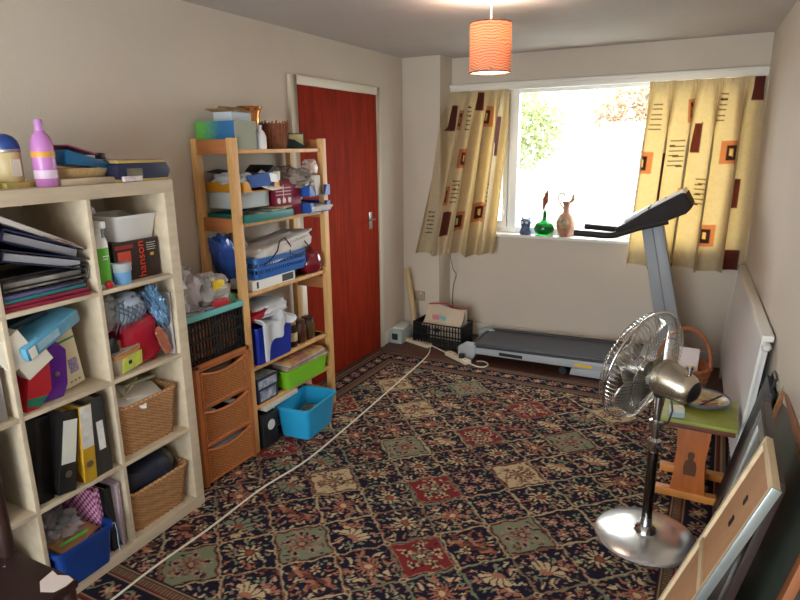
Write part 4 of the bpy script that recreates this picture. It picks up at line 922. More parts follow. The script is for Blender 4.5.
bottle_parts(t, [(0,0),(0.032,0),(0.034,0.01),(0.034,0.06),(0.026,0.085),(0.012,0.1)], WHTP, [(0.013,0.098),(0.013,0.12),(0,0.121)], WHTP)
t = thing('small_picture', 'small framed landscape picture at the far end of the top shelf', 'picture', (0.20,1.08,S1), -0.55)
MB().box(-0.008,0.008,-0.05,0.05,0,0.085).build('frame', M('dark_teal_frame', (34,58,62), 0.5), t, bevel=0.002)
MB().box(0.008,0.0088,-0.043,0.043,0.006,0.079).build('picture_print', M('cream_print_card', (206,196,150), 0.5, col2=(150,160,110), vscale=20), t)
MB().prism([(-0.043,0.006),(0.043,0.006),(0.043,0.02),(-0.01,0.05),(-0.043,0.055)], 0.0088, 0.0094, 'x').build('dark_hill_print', M('dark_teal_print', (28,52,56), 0.5), t)
# shelf 2
def tray(name, label, cat, x0, x1, y0, y1, z, h, mat, rot=0.0, open_front=False):
    t = thing(name, label, cat, ((x0+x1)/2,(y0+y1)/2,z), rot); a = (x1-x0)/2; b = (y1-y0)/2
    MB().box(-a,a,-b,b,0,0.004).build('base', mat, t, bevel=0.001)
    for s in (-1,1): MB().box(-a,a,s*b-0.002,s*b+0.002,0,h).build('side', mat, t, bevel=0.001)
    MB().box(-a-0.002,-a+0.002,-b,b,0,h).build('back', mat, t, bevel=0.001)
    if not open_front: MB().box(a-0.002,a+0.002,-b,b,0,h).build('front', mat, t, bevel=0.001)
    else:
        for s in (-1,1): MB().prism([(s*b,0),(s*(b-0.055),0),(s*(b-0.03),h),(s*b,h)], a-0.002, a+0.002, 'x').build('front_corner', mat, t)
    return t
TEAL = M('dark_teal_card', (20,112,108), 0.5)
tray('card_tray', 'dark teal card tray of papers on the second shelf', 'tray', 0.04, 0.31, 0.51, 0.88, S2+0.001, 0.04, TEAL)
for k in range(5):
    wbox('paper_sheet', ['cream flyer','patterned brown flyer','pale leaflet','green and white leaflet','folded brown leaflet'][k]+' lying in the teal tray', 'paper', 0.10+0.01*k, 0.29+0.004*k, 0.55+0.055*k, 0.68+0.05*k, S2+0.012+0.0095*k, S2+0.02+0.0095*k, M('flyer_%d'%k, [(206,196,176),(150,118,92),(196,190,186),(140,160,140),(170,140,110)][k], 0.5, var=0.3, vscale=30), 0.3*math.sin(k*2.1), 0.0008)
PBC = M('pale_blue_box_card', (188,200,206), 0.6)
wbox('flat_box', 'pale blue flat box under the yellow tray', 'box', 0.04, 0.24, 0.535, 0.77, S2+0.066, S2+0.148, PBC)
tray('card_tray', 'mustard yellow card tray on the pale blue box', 'tray', 0.035, 0.29, 0.53, 0.80, S2+0.150, 0.05, M('mustard_card', (204,142,30), 0.5), 0.0, True)
wbox('ring_binder', 'blue ring binder lying in the yellow tray', 'binder', 0.07, 0.27, 0.62, 0.79, S2+0.172, S2+0.235, M('mid_blue_card', (72,108,182), 0.4), -0.15, 0.003, (0.1,0))
wbox('black_binder', 'black ring binder leaning behind the blue one', 'binder', 0.06, 0.26, 0.70, 0.735, S2+0.18, S2+0.31, BLK, -0.2, 0.002, (-0.85,0))
solo('folded_cloth', MB().blob((0,0,0.03),(0.09,0.085,0.032),71,0.25,3), M('pale_grey_cloth', (186,192,196), 0.8), 'pale grey folded cloth at the near end of the yellow tray', 'cloth', (0.16,0.60,S2+0.185), 0, smooth=True)
wbox('black_folder', 'thin black folder jutting over the pale cloth', 'folder', 0.05, 0.2, 0.53, 0.62, S2+0.245, S2+0.25, BLK, 0.2, 0.001, (0.1,0.1))
wbox('paper_stack', 'small stack of white papers on the front of the yellow tray', 'papers', 0.2, 0.30, 0.74, 0.80, S2+0.20, S2+0.245, WHT, 0.4, 0.001, (0.2,0.1))
wbox('white_sheet', 'white sheet hanging off the front of the yellow tray', 'paper', 0.24, 0.33, 0.69, 0.79, S2+0.165, S2+0.169, WHT, 0.1, 0.0005, (0.05,0.25))
t = thing('gift_carton', 'maroon gift carton with white print standing on the second shelf', 'box', (0.19,0.90,S2+0.001), -0.1)
MB().box(-0.07,0.085,-0.10,0.10,0.0,0.195).build('body', MAROON, t, bevel=0.002)
pr = MB()
for k in range(3): pr.box(0.085,0.0856,-0.095,0.02,0.15-0.018*k,0.155-0.018*k)
pr.box(0.085,0.0856,-0.04,-0.034,0.09,0.17)
pr.build('white_lines', M('pale_pink_print', (206,180,190), 0.5), t)
for k in range(3): MB().blob((0.0856,-0.075+0.042*k,0.085),(0.001,0.012,0.014),72+k,0.3,3,12,8).build('flower_print', M('white_print', (226,214,216), 0.5), t)
BLT = M('blue_tray_plastic', (24,76,160), 0.35)
for k, (zz, lb) in enumerate(((S2+0.002,'lower blue letter tray at the far end of the second shelf'),(S2+0.095,'upper blue letter tray at the far end of the second shelf'))):
    tray('letter_tray', lb, 'tray', 0.06, 0.335, 1.005, 1.205, zz, 0.058, BLT, 0.0, True)
BL2 = M('newsprint', (206,204,200), 0.6, var=0.12, vscale=30)
for k in range(3): wbox('newspaper', ['lowest','middle','topmost'][k]+' folded newspaper in the lower blue letter tray', 'newspaper', 0.085, 0.345+0.008*k, 1.015, 1.197, S2+0.010+0.012*k, S2+0.020+0.012*k, BL2, 0.0, 0.003, (0,0.02*k))
for zz in (0,): 
    st = MB()
t = solo('grey_carton', MB().box(-0.05,0.05,-0.045,0.045,0,0.11), M('grey_print_card', (186,178,164), 0.5, var=0.1), 'grey beige carton standing in the upper blue letter tray', 'box', (0.27,1.10,S2+0.10), 0.3, bevel=0.002)
solo('clear_bag', MB().blob((0,0,0),(0.12,0.09,0.05),75,0.35,3.2,ridged=True), M('smoky_film', (176,164,156), 0.2, alpha=0.6), 'crumpled clear bag of leaflets spilling from the upper letter tray', 'bag', (0.20,1.00,S2+0.205), (0.1,0.1,0), smooth=True)
solo('clear_bag', MB().blob((0,0,0),(0.03,0.05,0.05),77,0.4,3.2,ridged=True), M('pink_film', (206,180,168), 0.2, alpha=0.7), 'small pinkish clear bag on top of the grey carton', 'bag', (0.26,1.12,S2+0.245), 0, smooth=True)
# shelf 3
t = thing('white_box', 'long white box with a blue mark on the third shelf', 'box', (0.20,0.73,S3+0.001), 0)
MB().box(-0.08,0.08,-0.175,0.175,0,0.052).build('body', WHT, t, bevel=0.002)
MB().box(0.08,0.0806,-0.15,-0.135,0.01,0.045).build('blue_mark', NAVY, t); MB().box(0.08,0.0806,0.06,0.16,0.008,0.046).build('dark_print', M('dark_grey_print', (60,60,62), 0.5), t)
t = thing('laundry_basket', 'blue slotted plastic basket on the third shelf', 'basket', (0.165,0.80,S3+0.054), 0)
BPL = M('cobalt_plastic', (52,104,180), 0.3, var=0.1)
mb = MB().shell(0.24, 0.43, 0.03, 0.97, 0.004, 0.03)
for k in range(22): 
    y = -0.205+0.0195*k; mb.box(0.112,0.118,y-0.003,y+0.003,0.02,0.09); mb.box(-0.118,-0.112,y-0.003,y+0.003,0.02,0.09)
for k in range(10):
    x = -0.1+0.022*k; mb.box(x-0.003,x+0.003,0.207,0.213,0.02,0.09); mb.box(x-0.003,x+0.003,-0.213,-0.207,0.02,0.09)
mb.build('body', BPL, t)
MB().shell(0.25, 0.44, 0.028, 1.0, 0.012, 0.032, c=(0,0,0.085), floor_t=0.0001, ring_only=True).build('rim', BPL, t, smooth=True)
MB().shell(0.243, 0.433, 0.014, 1.0, 0.008, 0.031, c=(0,0,0.05), floor_t=0.0001, ring_only=True).build('mid_band', BPL, t, smooth=True)
solo('blue_wrapped_pack', MB().blob((0,0,0),(0.06,0.05,0.15),81,0.2,3,e=0.5), M('blue_shiny_wrap', (60,100,190), 0.2, var=0.2, vscale=20, bump=0.3, bscale=30), 'shiny blue wrapped pack leaning at the near end of the third shelf', 'packet', (0.09,0.57,S3+0.15), (0.5,0.2,0), smooth=True)
solo('grey_wrapped_pack', MB().blob((0,0,0),(0.05,0.035,0.14),83,0.2,3,e=0.5), M('taupe_wrap', (150,142,132), 0.4, var=0.2, bump=0.3), 'taupe wrapped pack leaning beside the shiny blue one', 'packet', (0.11,0.665,S3+0.17), (0.55,0.1,0), smooth=True)
solo('blanket', MB().blob((0,0,0.0),(0.115,0.25,0.055),85,0.25,2.4,e=0.5), M('off_white_fleece', (206,200,196), 0.9, bump=0.2), 'off white folded blanket on the blue basket', 'blanket', (0.175,0.86,S3+0.185), (0.12,0,0), smooth=True)
solo('black_cable', MB().tube([(0.30,0.62,S3+0.13),(0.305,0.68,S3+0.155),(0.30,0.74,S3+0.19),(0.285,0.78,S3+0.235),(0.28,0.83,S3+0.25),(0.295,0.86,S3+0.20),(0.305,0.84,S3+0.16),(0.31,0.88,S3+0.145),(0.31,0.96,S3+0.15),(0.30,1.02,S3+0.175),(0.285,1.0,S3+0.21),(0.27,0.94,S3+0.225)], 0.004, 8), BLKP, 'black mains cable looped over the off white blanket', 'cable', smooth=True)
t = thing('round_tin', 'round glossy dark red jar with a pale lid mark on the third shelf', 'jar', (0.225,1.11,S3+0.001), 0)
MB().lathe([(0,0),(0.058,0),(0.077,0.02),(0.084,0.06),(0.075,0.105),(0.05,0.128),(0.03,0.135),(0,0.136)], seg=32).build('body', M('dark_red_gloss', (118,16,36), 0.15, coat=0.5), t, smooth=True)
MB().lathe([(0.028,0.133),(0.03,0.142),(0.02,0.15),(0,0.151)], seg=24).build('lid', M('dark_red_lid', (96,16,30), 0.2), t, smooth=True)
# shelf 4
t = thing('plastic_box', 'deep blue plastic box under a white towel on the rack', 'box', (0.195,0.69,S4+0.001), 0)
DBL = M('deep_blue_plastic', (26,50,160), 0.35)
MB().shell(0.20, 0.30, 0.20, 0.93, 0.004, 0.02).build('body', DBL, t, smooth=True); MB().shell(0.21,0.31,0.016,1.0,0.01,0.024,c=(0,0,0.19),floor_t=0.0001, ring_only=True).build('rim', DBL, t, smooth=True)
solo('crisp_packet', MB().cbox((0,0,0.02),(0.14,0.20,0.035)), M('dark_red_packet', (150,20,34), 0.35, var=0.3, vscale=12), 'dark red packet lying on the deep blue box', 'packet', (0.21,0.63,S4+0.255), (0.1,0.1,0), bevel=0.012)
def towel():
    rd = random.Random(9)
    def fn(u, v):
        y = 0.545+0.27*u; s = v*0.46
        drop = 0.20*max(0, s-0.20)/0.26*(0.12+0.88*max(0,1-u*1.25)**0.8)
        x = 0.10+min(s, 0.21)+0.02*max(0, s-0.2); z = S4+0.232-max(0,drop)+0.018*math.sin(9*u+4*v)+0.012*math.sin(17*u+2)+0.02*(1-v)*u
        x += (0.016*math.sin(13*u+1) if s > 0.2 else 0)+0.012
        return (x, y, z)
    mb = MB().sheet(fn, 40, 40)
    o = solo('towel', mb, M('white_terry', (208,210,216), 0.95, bump=0.3, bscale=120), 'white towel draped over the deep blue box', 'towel', smooth=True)
    so = o.modifiers.new('thickness', 'SOLIDIFY'); so.thickness = 0.008
towel()
solo('towel', MB().blob((0,0,0),(0.11,0.13,0.032),91,0.2,2.5,e=0.5), MATS['white_terry'], 'white folded towel heaped above the dark red packet', 'towel', (0.18,0.72,S4+0.275), (0.05,0,0), smooth=True)
def jar(label, y, x, r, h, glass, lidm, group='preserve jars'):
    t = thing('preserve_jar', label, 'jar', (x, y, S4+0.001), 0, group)
    MB().lathe([(0,0),(r*0.92,0),(r,0.008),(r,h*0.72),(r*0.8,h*0.85),(r*0.78,h*0.88)], seg=24).build('body', glass, t, smooth=True)
    MB().lathe([(r*0.84,h*0.86),(r*0.86,h*0.88),(r*0.86,h*0.99),(r*0.8,h),(0,h)], seg=24).build('lid', lidm, t, smooth=True)
    return t
j = jar('tall dark jar with a cream label, nearest the white towel', 0.895, 0.235, 0.036, 0.155, M('dark_glass_contents', (44,32,26), 0.15), M('gold_lid', (206,176,110), 0.3, metal=0.6))
MB().lathe([(0.0365,0.035),(0.0368,0.036),(0.0368,0.085),(0.0365,0.086)], seg=24).build('label', M('cream_jar_label', (196,180,140), 0.6, var=0.3, vscale=40), j, smooth=True)
jar('brown jam jar in the middle of the three jars', 0.99, 0.225, 0.040, 0.135, M('brown_jam_glass', (84,48,34), 0.12), M('dark_brown_lid', (84,56,44), 0.4))
jar('olive jam jar furthest from the towel', 1.085, 0.215, 0.044, 0.13, M('olive_jam_glass', (88,64,38), 0.12), M('dark_lid', (70,52,42), 0.4))
# shelf 5 and floor
t = thing('game_box', 'navy and white printed box on the lowest rack shelf', 'box', (0.19,0.60,S5+0.001), 0)
GBM = M('navy_white_print', (26,48,92), 0.4, col2=(190,196,206), vscale=22)
MB().box(-0.09,0.095,-0.075,0.085,0,0.145).build('body', NAVY, t, bevel=0.002)
MB().box(0.095,0.0958,-0.07,0.08,0.085,0.13).build('white_panel', M('white_blue_print', (196,200,206), 0.5, col2=(90,110,150), vscale=50), t); MB().box(0.095,0.0958,-0.06,0.07,0.01,0.07).build('blue_panel', GBM, t)
MB().box(-0.085,0.09,-0.07,0.08,0.145,0.1455).build('top_print', M('green_grey_print', (70,86,80), 0.5, col2=(160,156,140), vscale=24), t)
solo('folder_stack', MB().cbox((0,0,0.011),(0.2,0.30,0.022)), M('off_white_card_stack', (206,200,190), 0.6, var=0.1, vscale=60, stretch=(1,1,20)), 'stack of off white folders sticking out under the printed box', 'papers', (0.2,0.70,S5-0.045), 0.05, bevel=0.001)
t = thing('black_case', 'black case with a white round emblem under the lowest shelf', 'case', (0.23,0.575,ZR), 0)
MB().box(-0.10,0.07,-0.045,0.075,0,0.19).build('body', BLK, t, bevel=0.004)
MB().lathe([(0.018,0),(0.03,0),(0.03,0.002),(0.018,0.002)], seg=20, T=Matrix.Translation((0.07,0.02,0.12)) @ Matrix.Rotation(PI/2,4,'Y')).build('ring_emblem', WHT, t)
t = thing('plastic_box', 'lime green plastic box of magazines on the lowest shelf', 'box', (0.20,0.955,S5+0.001), 0.0)
LIME = M('lime_plastic', (126,196,40), 0.35)
MB().shell(0.21, 0.40, 0.105, 0.93, 0.004, 0.02).build('body', LIME, t, smooth=True); MB().shell(0.22,0.41,0.014,1.0,0.01,0.024,c=(0,0,0.095),floor_t=0.0001, ring_only=True).build('rim', LIME, t, smooth=True)
for k in range(4):
    wbox('magazine', ['lowest magazine','second magazine from below','third magazine from below','yellow covered magazine on top'][k]+' in the lime green box', 'magazine', 0.095, 0.31, 0.77, 1.145-0.01*k, S5+0.112+0.0125*k, S5+0.124+0.0125*k, M('magazine_print_%d'%k, [(196,180,160),(170,150,140),(206,190,170),(212,176,90)][k], 0.35, col2=[(150,130,110),(120,100,96),(170,150,140),(150,70,96)][k], vscale=26), 0.04*(k-1.5), 0.001)
t = thing('plastic_box', 'bright sky blue plastic box standing on the rug', 'box', (0.352,0.853,ZR), 0.09)
SKY = M('sky_blue_plastic', (40,156,206), 0.3, var=0.04)
MB().shell(0.215, 0.325, 0.18, 0.86, 0.004, 0.03).build('body', SKY, t, smooth=True)
MB().shell(0.24, 0.35, 0.016, 1.0, 0.014, 0.036, c=(0,0,0.172), floor_t=0.0001, ring_only=True).build('rim', SKY, t, smooth=True)
solo('comic', MB().cbox((0,0,0.004),(0.13,0.2,0.008)), M('comic_print', (150,140,96), 0.4, col2=(60,56,60), vscale=24), 'comic lying in the sky blue box', 'magazine', (0.352,0.86,0.09), (0.1,0.0,0.2), bevel=0.001)
# ------------------------------------------------------------------ back corner
t = thing('corner_box', 'pale grey box with a dark window in the back corner', 'box', (0.075,2.60,0.0), 0.0)
MB().box(-0.055,0.055,-0.12,0.12,0,0.115).build('body', M('pale_teal_card', (178,190,188), 0.6), t, bevel=0.002)
MB().box(-0.035,0.02,-0.1206,-0.12,0.03,0.085).build('dark_window', M('dark_window_print', (36,44,52), 0.4), t)
solo('flat_book', MB().cbox((0,0,0.006),(0.1,0.2,0.012)), M('white_book_cover', (226,226,224), 0.5), 'thin white book on the pale grey corner box', 'book', (0.07,2.62,0.116), 0.1, bevel=0.001)
solo('paper_tube', MB().tube([(0.185,2.66,0.0),(0.10,2.70,0.45),(0.055,2.735,0.60)], 0.026, 16), M('cream_tube_paper', (196,170,130), 0.7, var=0.06), 'rolled cream paper tube leaning in the back corner', 'tube', smooth=True)
crate('black slotted plastic crate standing on the floor under the window', (0.435,2.648,0.0), 0.24, 0.44, 0.20, BLKP, rot=-PI/2-0.03, rows=2, n=17)
t = thing('shopping_bag', 'cream shopping bag with red handles in the floor crate', 'bag', (0.44,2.65,0.0), -0.03)
def sb(u, v):
    x = -0.175+0.35*u; top = 0.30+0.012*math.sin(6*u)
    return (x*(0.95+0.05*v)+0.01*math.sin(5*v), -0.085+0.17*v+0.006*math.sin(7*u), 0.165+(top-0.165)*v)
MB().sheet(sb, 20, 10).build('front_panel', M('cream_bag_vinyl', (206,190,168), 0.5, var=0.05), t, smooth=True)
MB().box(-0.175,0.175,0.08,0.088,0.01,0.29).build('back_panel', MATS['cream_bag_vinyl'], t, bevel=0.003)
MB().cbox((-0.06,0.024,0.24),(0.06,0.004,0.04),T=Matrix.Translation((0,-0.05,-0.012)) @ Matrix.Rotation(-0.0,4,'X')).build('pink_print', M('pink_ink', (206,130,140), 0.5), t)
MB().cbox((0.01,0.02,0.235),(0.05,0.004,0.035),T=Matrix.Translation((0,-0.05,-0.012))).build('aqua_print', M('aqua_ink', (120,180,190), 0.5), t)
MB().tube([(-0.175+0.35*k/16, 0.085+0.004*math.sin(k), 0.305+0.022*math.exp(-((k-6)/4)**2)-0.012*math.exp(-((k-12)/3)**2)) for k in range(17)], 0.005, 6).build('red_binding', M('red_binding_tape', (168,52,40), 0.5), t, smooth=True)
def socket_strip(label, loc, rot, n=4):
    t = thing('extension_socket', label, 'socket', loc, rot, 'extension sockets')
    MB().box(-0.135,0.135,-0.03,0.03,0,0.03).build('body', M('ivory_plastic', (222,208,182), 0.45), t, bevel=0.005)
    for k in range(n):
        x = -0.1+0.066*k
        MB().box(x-0.004,x+0.004,-0.012,-0.002,0.03,0.0306).box(x-0.012,x-0.004,0.006,0.01,0.03,0.0306).box(x+0.004,x+0.012,0.006,0.01,0.03,0.0306).build('pin_holes', BLKP, t)
    return t
t = socket_strip('cream extension socket nearer the door, by the paper tube', (0.255,2.548,0.0), -0.36)
t = socket_strip('cream extension socket beside the treadmill foot with a black plug', (0.70,2.335,0.002), -0.55)
MB().lathe([(0.022,0.03),(0.024,0.034),(0.02,0.06),(0.008,0.066),(0,0.066)], seg=16, c=(0.05,0,0)).build('black_plug', BLKP, t, smooth=True)
WCAB = M('white_cable_pvc', (222,212,194), 0.45)
def smooth_path(pts, n=8):
    P = [Vector(p) for p in pts]; out = []
    for i in range(len(P)-1):
        a, b, c, d = P[max(i-1,0)], P[i], P[i+1], P[min(i+2,len(P)-1)]
        for k in range(n):
            t = k/n; out.append(0.5*((2*b)+(c-a)*t+(2*a-5*b+4*c-d)*t*t+(3*b-a-3*c+d)*t**3))
    out.append(P[-1]); return out
cp = [(0.62,-1.05),(0.56,-0.75),(0.552,-0.60),(0.547,-0.407),(0.557,-0.146),(0.552,0.2),(0.585,0.53),(0.562,0.996),(0.527,1.483),(0.495,1.918),(0.455,2.30),(0.39,2.50),(0.37,2.515)]
solo('extension_cable', MB().tube(smooth_path([(x,y,0.009 if y < 2.23 else 0.006) for x, y in cp]+[(0.385,2.50,0.014)]), 0.0045, 8), WCAB, 'long white cable running across the rug towards the camera', 'cable', smooth=True)
solo('extension_cable', MB().tube(smooth_path([(0.385,2.53,0.012),(0.45,2.50,0.006),(0.53,2.45,0.006),(0.575,2.41,0.012)]), 0.0045, 8), WCAB, 'short white cable linking the two extension sockets', 'cable', smooth=True)
solo('extension_cable', MB().tube(smooth_path([(0.82,2.27,0.012),(0.90,2.24,0.008),(0.95,2.26,0.008),(0.95,2.33,0.006),(0.90,2.37,0.006),(0.85,2.35,0.006)]), 0.0045, 8), WCAB, 'white cable loop at the treadmill foot', 'cable', smooth=True)
solo('mains_cable', MB().tube(smooth_path([(0.135,2.785,0.33),(0.15,2.765,0.27),(0.155,2.755,0.20),(0.16,2.77,0.08),(0.20,2.62,0.02),(0.18,2.58,0.015)]), 0.004, 8), M('grey_cable_pvc', (150,140,126), 0.5), 'grey mains cable dropping from the wall socket', 'cable', smooth=True)
t = thing('wall_socket', 'cream double wall socket behind the paper tube', 'socket', (0.13,YB,0.355), 0)
MB().box(-0.073,0.073,-0.012,0,-0.043,0.043).build('plate', M('cream_plate_plastic', (170,152,130), 0.4), t, bevel=0.004)
for k in (-1,1): MB().box(k*0.036-0.006,k*0.036+0.006,-0.015,-0.012,0.018,0.034).build('rocker_switch', M('switch_ivory', (222,214,196), 0.4), t, bevel=0.001)
solo('aerial_cable', MB().tube(smooth_path([(0.42,2.80,0.78),(0.415,2.90,0.60),(0.40,3.01,0.52),(0.37,3.015,0.40),(0.365,3.015,0.2)]), 0.003, 6), M('dark_cable_pvc', (60,54,50), 0.5), 'thin dark cable hanging below the left curtain', 'cable', smooth=True)

# ------------------------------------------------------------------ on the window sill
ZS = 0.906
t = thing('owl_figurine', 'small blue and white china owl on the window sill', 'ornament', (0.995,3.04,ZS), 0)
BCH = M('blue_china', (84,96,130), 0.2, var=0.4, vscale=40)
MB().lathe([(0,0),(0.042,0),(0.05,0.012),(0.046,0.03),(0.036,0.05),(0.038,0.075),(0.045,0.095),(0.044,0.115),(0.03,0.13),(0,0.134)], seg=24).build('body', BCH, t, smooth=True)
for s in (-1,1):
    MB().lathe([(0.012,0),(0.008,0.014),(0.0,0.024)], seg=10, c=(s*0.028,0,0.122)).build('ear', BCH, t, smooth=True)
    MB().blob((s*0.018,-0.042,0.1),(0.011,0.005,0.011),1,0,1,12,8,e=1).build('eye', WHTP, t, smooth=True)
t = thing('green_vase', 'round green glass vase holding brown stems on the sill', 'vase', (1.145,3.05,ZS), 0)
GRG = M('green_glass', (30,150,60), 0.05, trans=0.6, spec=0.6)
MB().lathe([(0,0),(0.045,0),(0.075,0.025),(0.083,0.06),(0.07,0.095),(0.035,0.118),(0.017,0.135),(0.015,0.185),(0.018,0.19),(0.014,0.19),(0.012,0.14),(0,0.12)], seg=32).build('glass_body', GRG, t, smooth=True)
for k, (dx, h) in enumerate(((0.0,0.345),(0.014,0.36),(-0.012,0.31))):
    s = MB().tube([(0,0,0.12),(dx*0.5,0,0.2),(dx,0.0,h-0.09)], 0.0025, 6).build('stem', M('stem_green', (90,110,60), 0.7), t, smooth=True)
    MB().lathe([(0.003,h-0.11),(0.009,h-0.09),(0.010,h-0.02),(0.004,h)], seg=10, c=(dx,0,0)).build('seed_head', M('brown_seed', (150,84,60), 0.9), s, smooth=True)
t = thing('pitcher', 'tan pottery jug with a curled handle on the sill', 'jug', (1.315,3.05,ZS), 0)
TAN = M('tan_glaze', (190,148,116), 0.35, col2=(150,100,80), vscale=14)
MB().lathe([(0,0),(0.042,0),(0.05,0.01),(0.072,0.07),(0.076,0.12),(0.06,0.165),(0.03,0.19),(0.022,0.215),(0.026,0.25),(0.035,0.275),(0.03,0.272),(0.018,0.24),(0.016,0.2)], seg=32).build('body', TAN, t, smooth=True)
MB().tube(smooth_path([(0.03,0,0.272),(0.05,0,0.30),(0.045,0,0.318),(0.06,0,0.332)]), [0.014]*8+[0.011]*8+[0.008]*8+[0.004], 10).build('spout', TAN, t, smooth=True)
MB().tube(smooth_path([(-0.02,0,0.215),(-0.045,0,0.25),(-0.07,0,0.295),(-0.055,0,0.335),(-0.025,0,0.335),(-0.022,0,0.315)]), 0.0055, 8).build('handle', TAN, t, smooth=True)
MB().blob((0.0,-0.07,0.11),(0.036,0.012,0.042),1,0.05,2,20,12,e=1).build('painted_panel', M('painted_cream', (196,170,130), 0.4, col2=(120,110,80), vscale=30), t, smooth=True)

# ------------------------------------------------------------------ treadmill
def treadmill():
    t = thing('treadmill', 'grey treadmill with a dark belt parked under the window', 'treadmill', (0,0,0))
    GR = M('silver_grey_plastic', (168,172,176), 0.45, var=0.04); DK = M('dark_grey_plastic', (52,54,60), 0.5); COLM = M('grey_column_metal', (140,144,150), 0.4)
    YA, YZ = 2.375, 2.875
    def rail(y0, y1):
        return MB().prism([(0.80,0.055),(2.1,0.07),(2.1,0.135),(0.80,0.105)], y0, y1, 'y')
    for y0 in (YA, YZ-0.055):
        r = rail(y0, y0+0.055).build('side_rail', GR, t, bevel=0.006)
        MB().prism([(0.80,0.1055),(2.1,0.1355),(2.1,0.158),(0.80,0.126)], y0+0.002, y0+0.05, 'y').build('foot_strip', DK, r)
    MB().box(1.02,1.2,YA-0.0012,YA,0.07,0.095).build('name_plate', BLKP, t)
    for y0 in (YA-0.012, YZ-0.06):
        MB().prism([(0.69,0.04),(0.70,0.0),(0.80,0.0),(0.83,0.045),(0.83,0.125),(0.74,0.13),(0.69,0.10)], y0, y0+0.068, 'y').build('end_cap', GR, t, bevel=0.004)
    MB().tube([(0.775,YA+0.05,0.078),(0.775,YZ-0.05,0.078)], 0.036, 16).build('rear_roller', DK, t, smooth=True)
    def belt(u, v):
        L = 1.25*u
        return (0.745+L, YA+0.055+(YZ-YA-0.11)*v, 0.117+0.0248*L-(0.02*(1-min(1,u*12))**2))
    MB().sheet(belt, 40, 4).box(0.76,2.0,YA+0.055,YZ-0.055,0.06,0.07).build('running_belt', M('running_belt_rubber', (46,52,68), 0.3, var=0.08, vscale=30, bump=0.06, bscale=300), t, smooth=True)
    MB().box(0.80,2.05,YA+0.055,YZ-0.055,0.075,0.10).build('deck_board', DK, t)
    MB().prism([(1.985,0.02),(1.985,0.155),(2.04,0.225),(2.18,0.235),(2.28,0.19),(2.30,0.02)], YA+0.01, YZ-0.01, 'y').build('motor_cover', GR, t, bevel=0.015)
    MB().prism([(1.55,0.012),(1.86,0.012),(1.86,0.075),(1.56,0.06)], YA-0.005, YA+0.05, 'y').build('lift_frame', GR, t, bevel=0.004)
    MB().prism([(1.55,0.012),(2.26,0.012),(2.26,0.045),(1.56,0.045)], YZ-0.055, YZ-0.005, 'y').build('lift_frame', GR, t, bevel=0.004)
    MB().box(1.58,1.70,YA-0.003,YA,0.078,0.10).build('yellow_sticker', M('yellow_warning_print', (226,180,40), 0.5), t)
    for y in (YA+0.02, YZ-0.02): MB().tube([(1.5,y-0.02,0.03),(1.5,y+0.02,0.03)], 0.028, 14).build('wheel', BLKP, t, smooth=True)
    # upright column, leaning towards the runner
    a0, a1 = Vector((2.215,2.60,0.12)), Vector((1.99,2.60,1.10))
    c = MB(); ax = (a1-a0).normalized(); wx = Vector((1,0,0)); 
    pts = [(-0.072,-0.04),(0.0,-0.04),(0.004,-0.056),(0.072,-0.056),(0.072,0.05),(-0.072,0.05)]
    vs = [a0+Vector((p*1.12,q,0)) for p, q in pts]+[a1+Vector((p*0.95,q,0)) for p, q in pts]; n = 6
    c.add(vs, [tuple(range(n-1,-1,-1)), tuple(range(n,2*n))]+[(i,(i+1)%n,n+(i+1)%n,n+i) for i in range(n)])
    c.build('column', COLM, t, bevel=0.004)
    # console with handlebars
    con = MB().prism([(1.79,1.04),(1.86,1.035),(2.02,1.10),(2.20,1.185),(2.232,1.225),(2.185,1.31),(2.165,1.315),(1.98,1.205),(1.86,1.12),(1.785,1.075)], 2.385, 2.79, 'y').build('console', M('dark_brown_plastic', (40,33,34), 0.65, spec=0.25), t, bevel=0.012)
    MB().prism([(1.985,1.222),(2.166,1.33),(2.185,1.31),(1.99,1.203)], 2.42, 2.755, 'y').build('display_panel', M('pale_display_plastic', (206,206,208), 0.3), con)
    MB().prism([(1.83,1.105),(1.97,1.195),(1.97,1.216),(1.83,1.128)], 2.44, 2.73, 'y').build('book_rest', M('silver_trim_plastic', (196,198,200), 0.3), con)
    MB().box(2.06,2.10,2.50,2.53,1.262,1.275).build('button', REDC, con, bevel=0.002)
    for y in (2.40, 2.76):
        h = MB().tube(smooth_path([(2.10,y,1.135),(1.93,y,1.085),(1.80,y,1.035),(1.74,y,1.022),(1.65,y,1.024),(1.525,y,1.03)]), 0.021, 12).build('handlebar', M('black_foam_grip', (34,28,30), 0.7), t, smooth=True)
        MB().tube([(1.53,y,1.03),(1.518,y,1.0305)], 0.0215, 12).build('end_plug', BLKP, h, smooth=True)
treadmill()

# wicker basket beside the treadmill
t = thing('handled_basket', 'brown wicker basket with a hooped handle holding a white card', 'basket', (2.285,2.205,0.10), 0)
MB().lathe([(0,0),(0.105,0),(0.12,0.03),(0.15,0.165),(0.155,0.172),(0.145,0.172),(0.11,0.02),(0,0.012)], seg=44).build('woven_body', M('light_brown_wicker', (170,108,66), 0.6, var=0.25, vscale=60, bump=0.4, bscale=160), t, smooth=True)
wv = MB()
for j in range(9):
    z = 0.012+0.019*j; r = 0.113+0.043*(z/0.17)+0.002
    wv.tube([((r+0.004*(1 if (k+j) % 2 else -1))*math.cos(2*PI*k/44), (r+0.004*(1 if (k+j) % 2 else -1))*math.sin(2*PI*k/44), z) for k in range(44)], 0.0075, 5, closed=True)
wv.build('weave_bands', MATS['light_brown_wicker'], t, smooth=True)
hp = [(0.15*math.cos(a), 0.02*math.sin(a*2), 0.165+0.235*math.sin(a)) for a in np.linspace(0.0, PI, 22)]
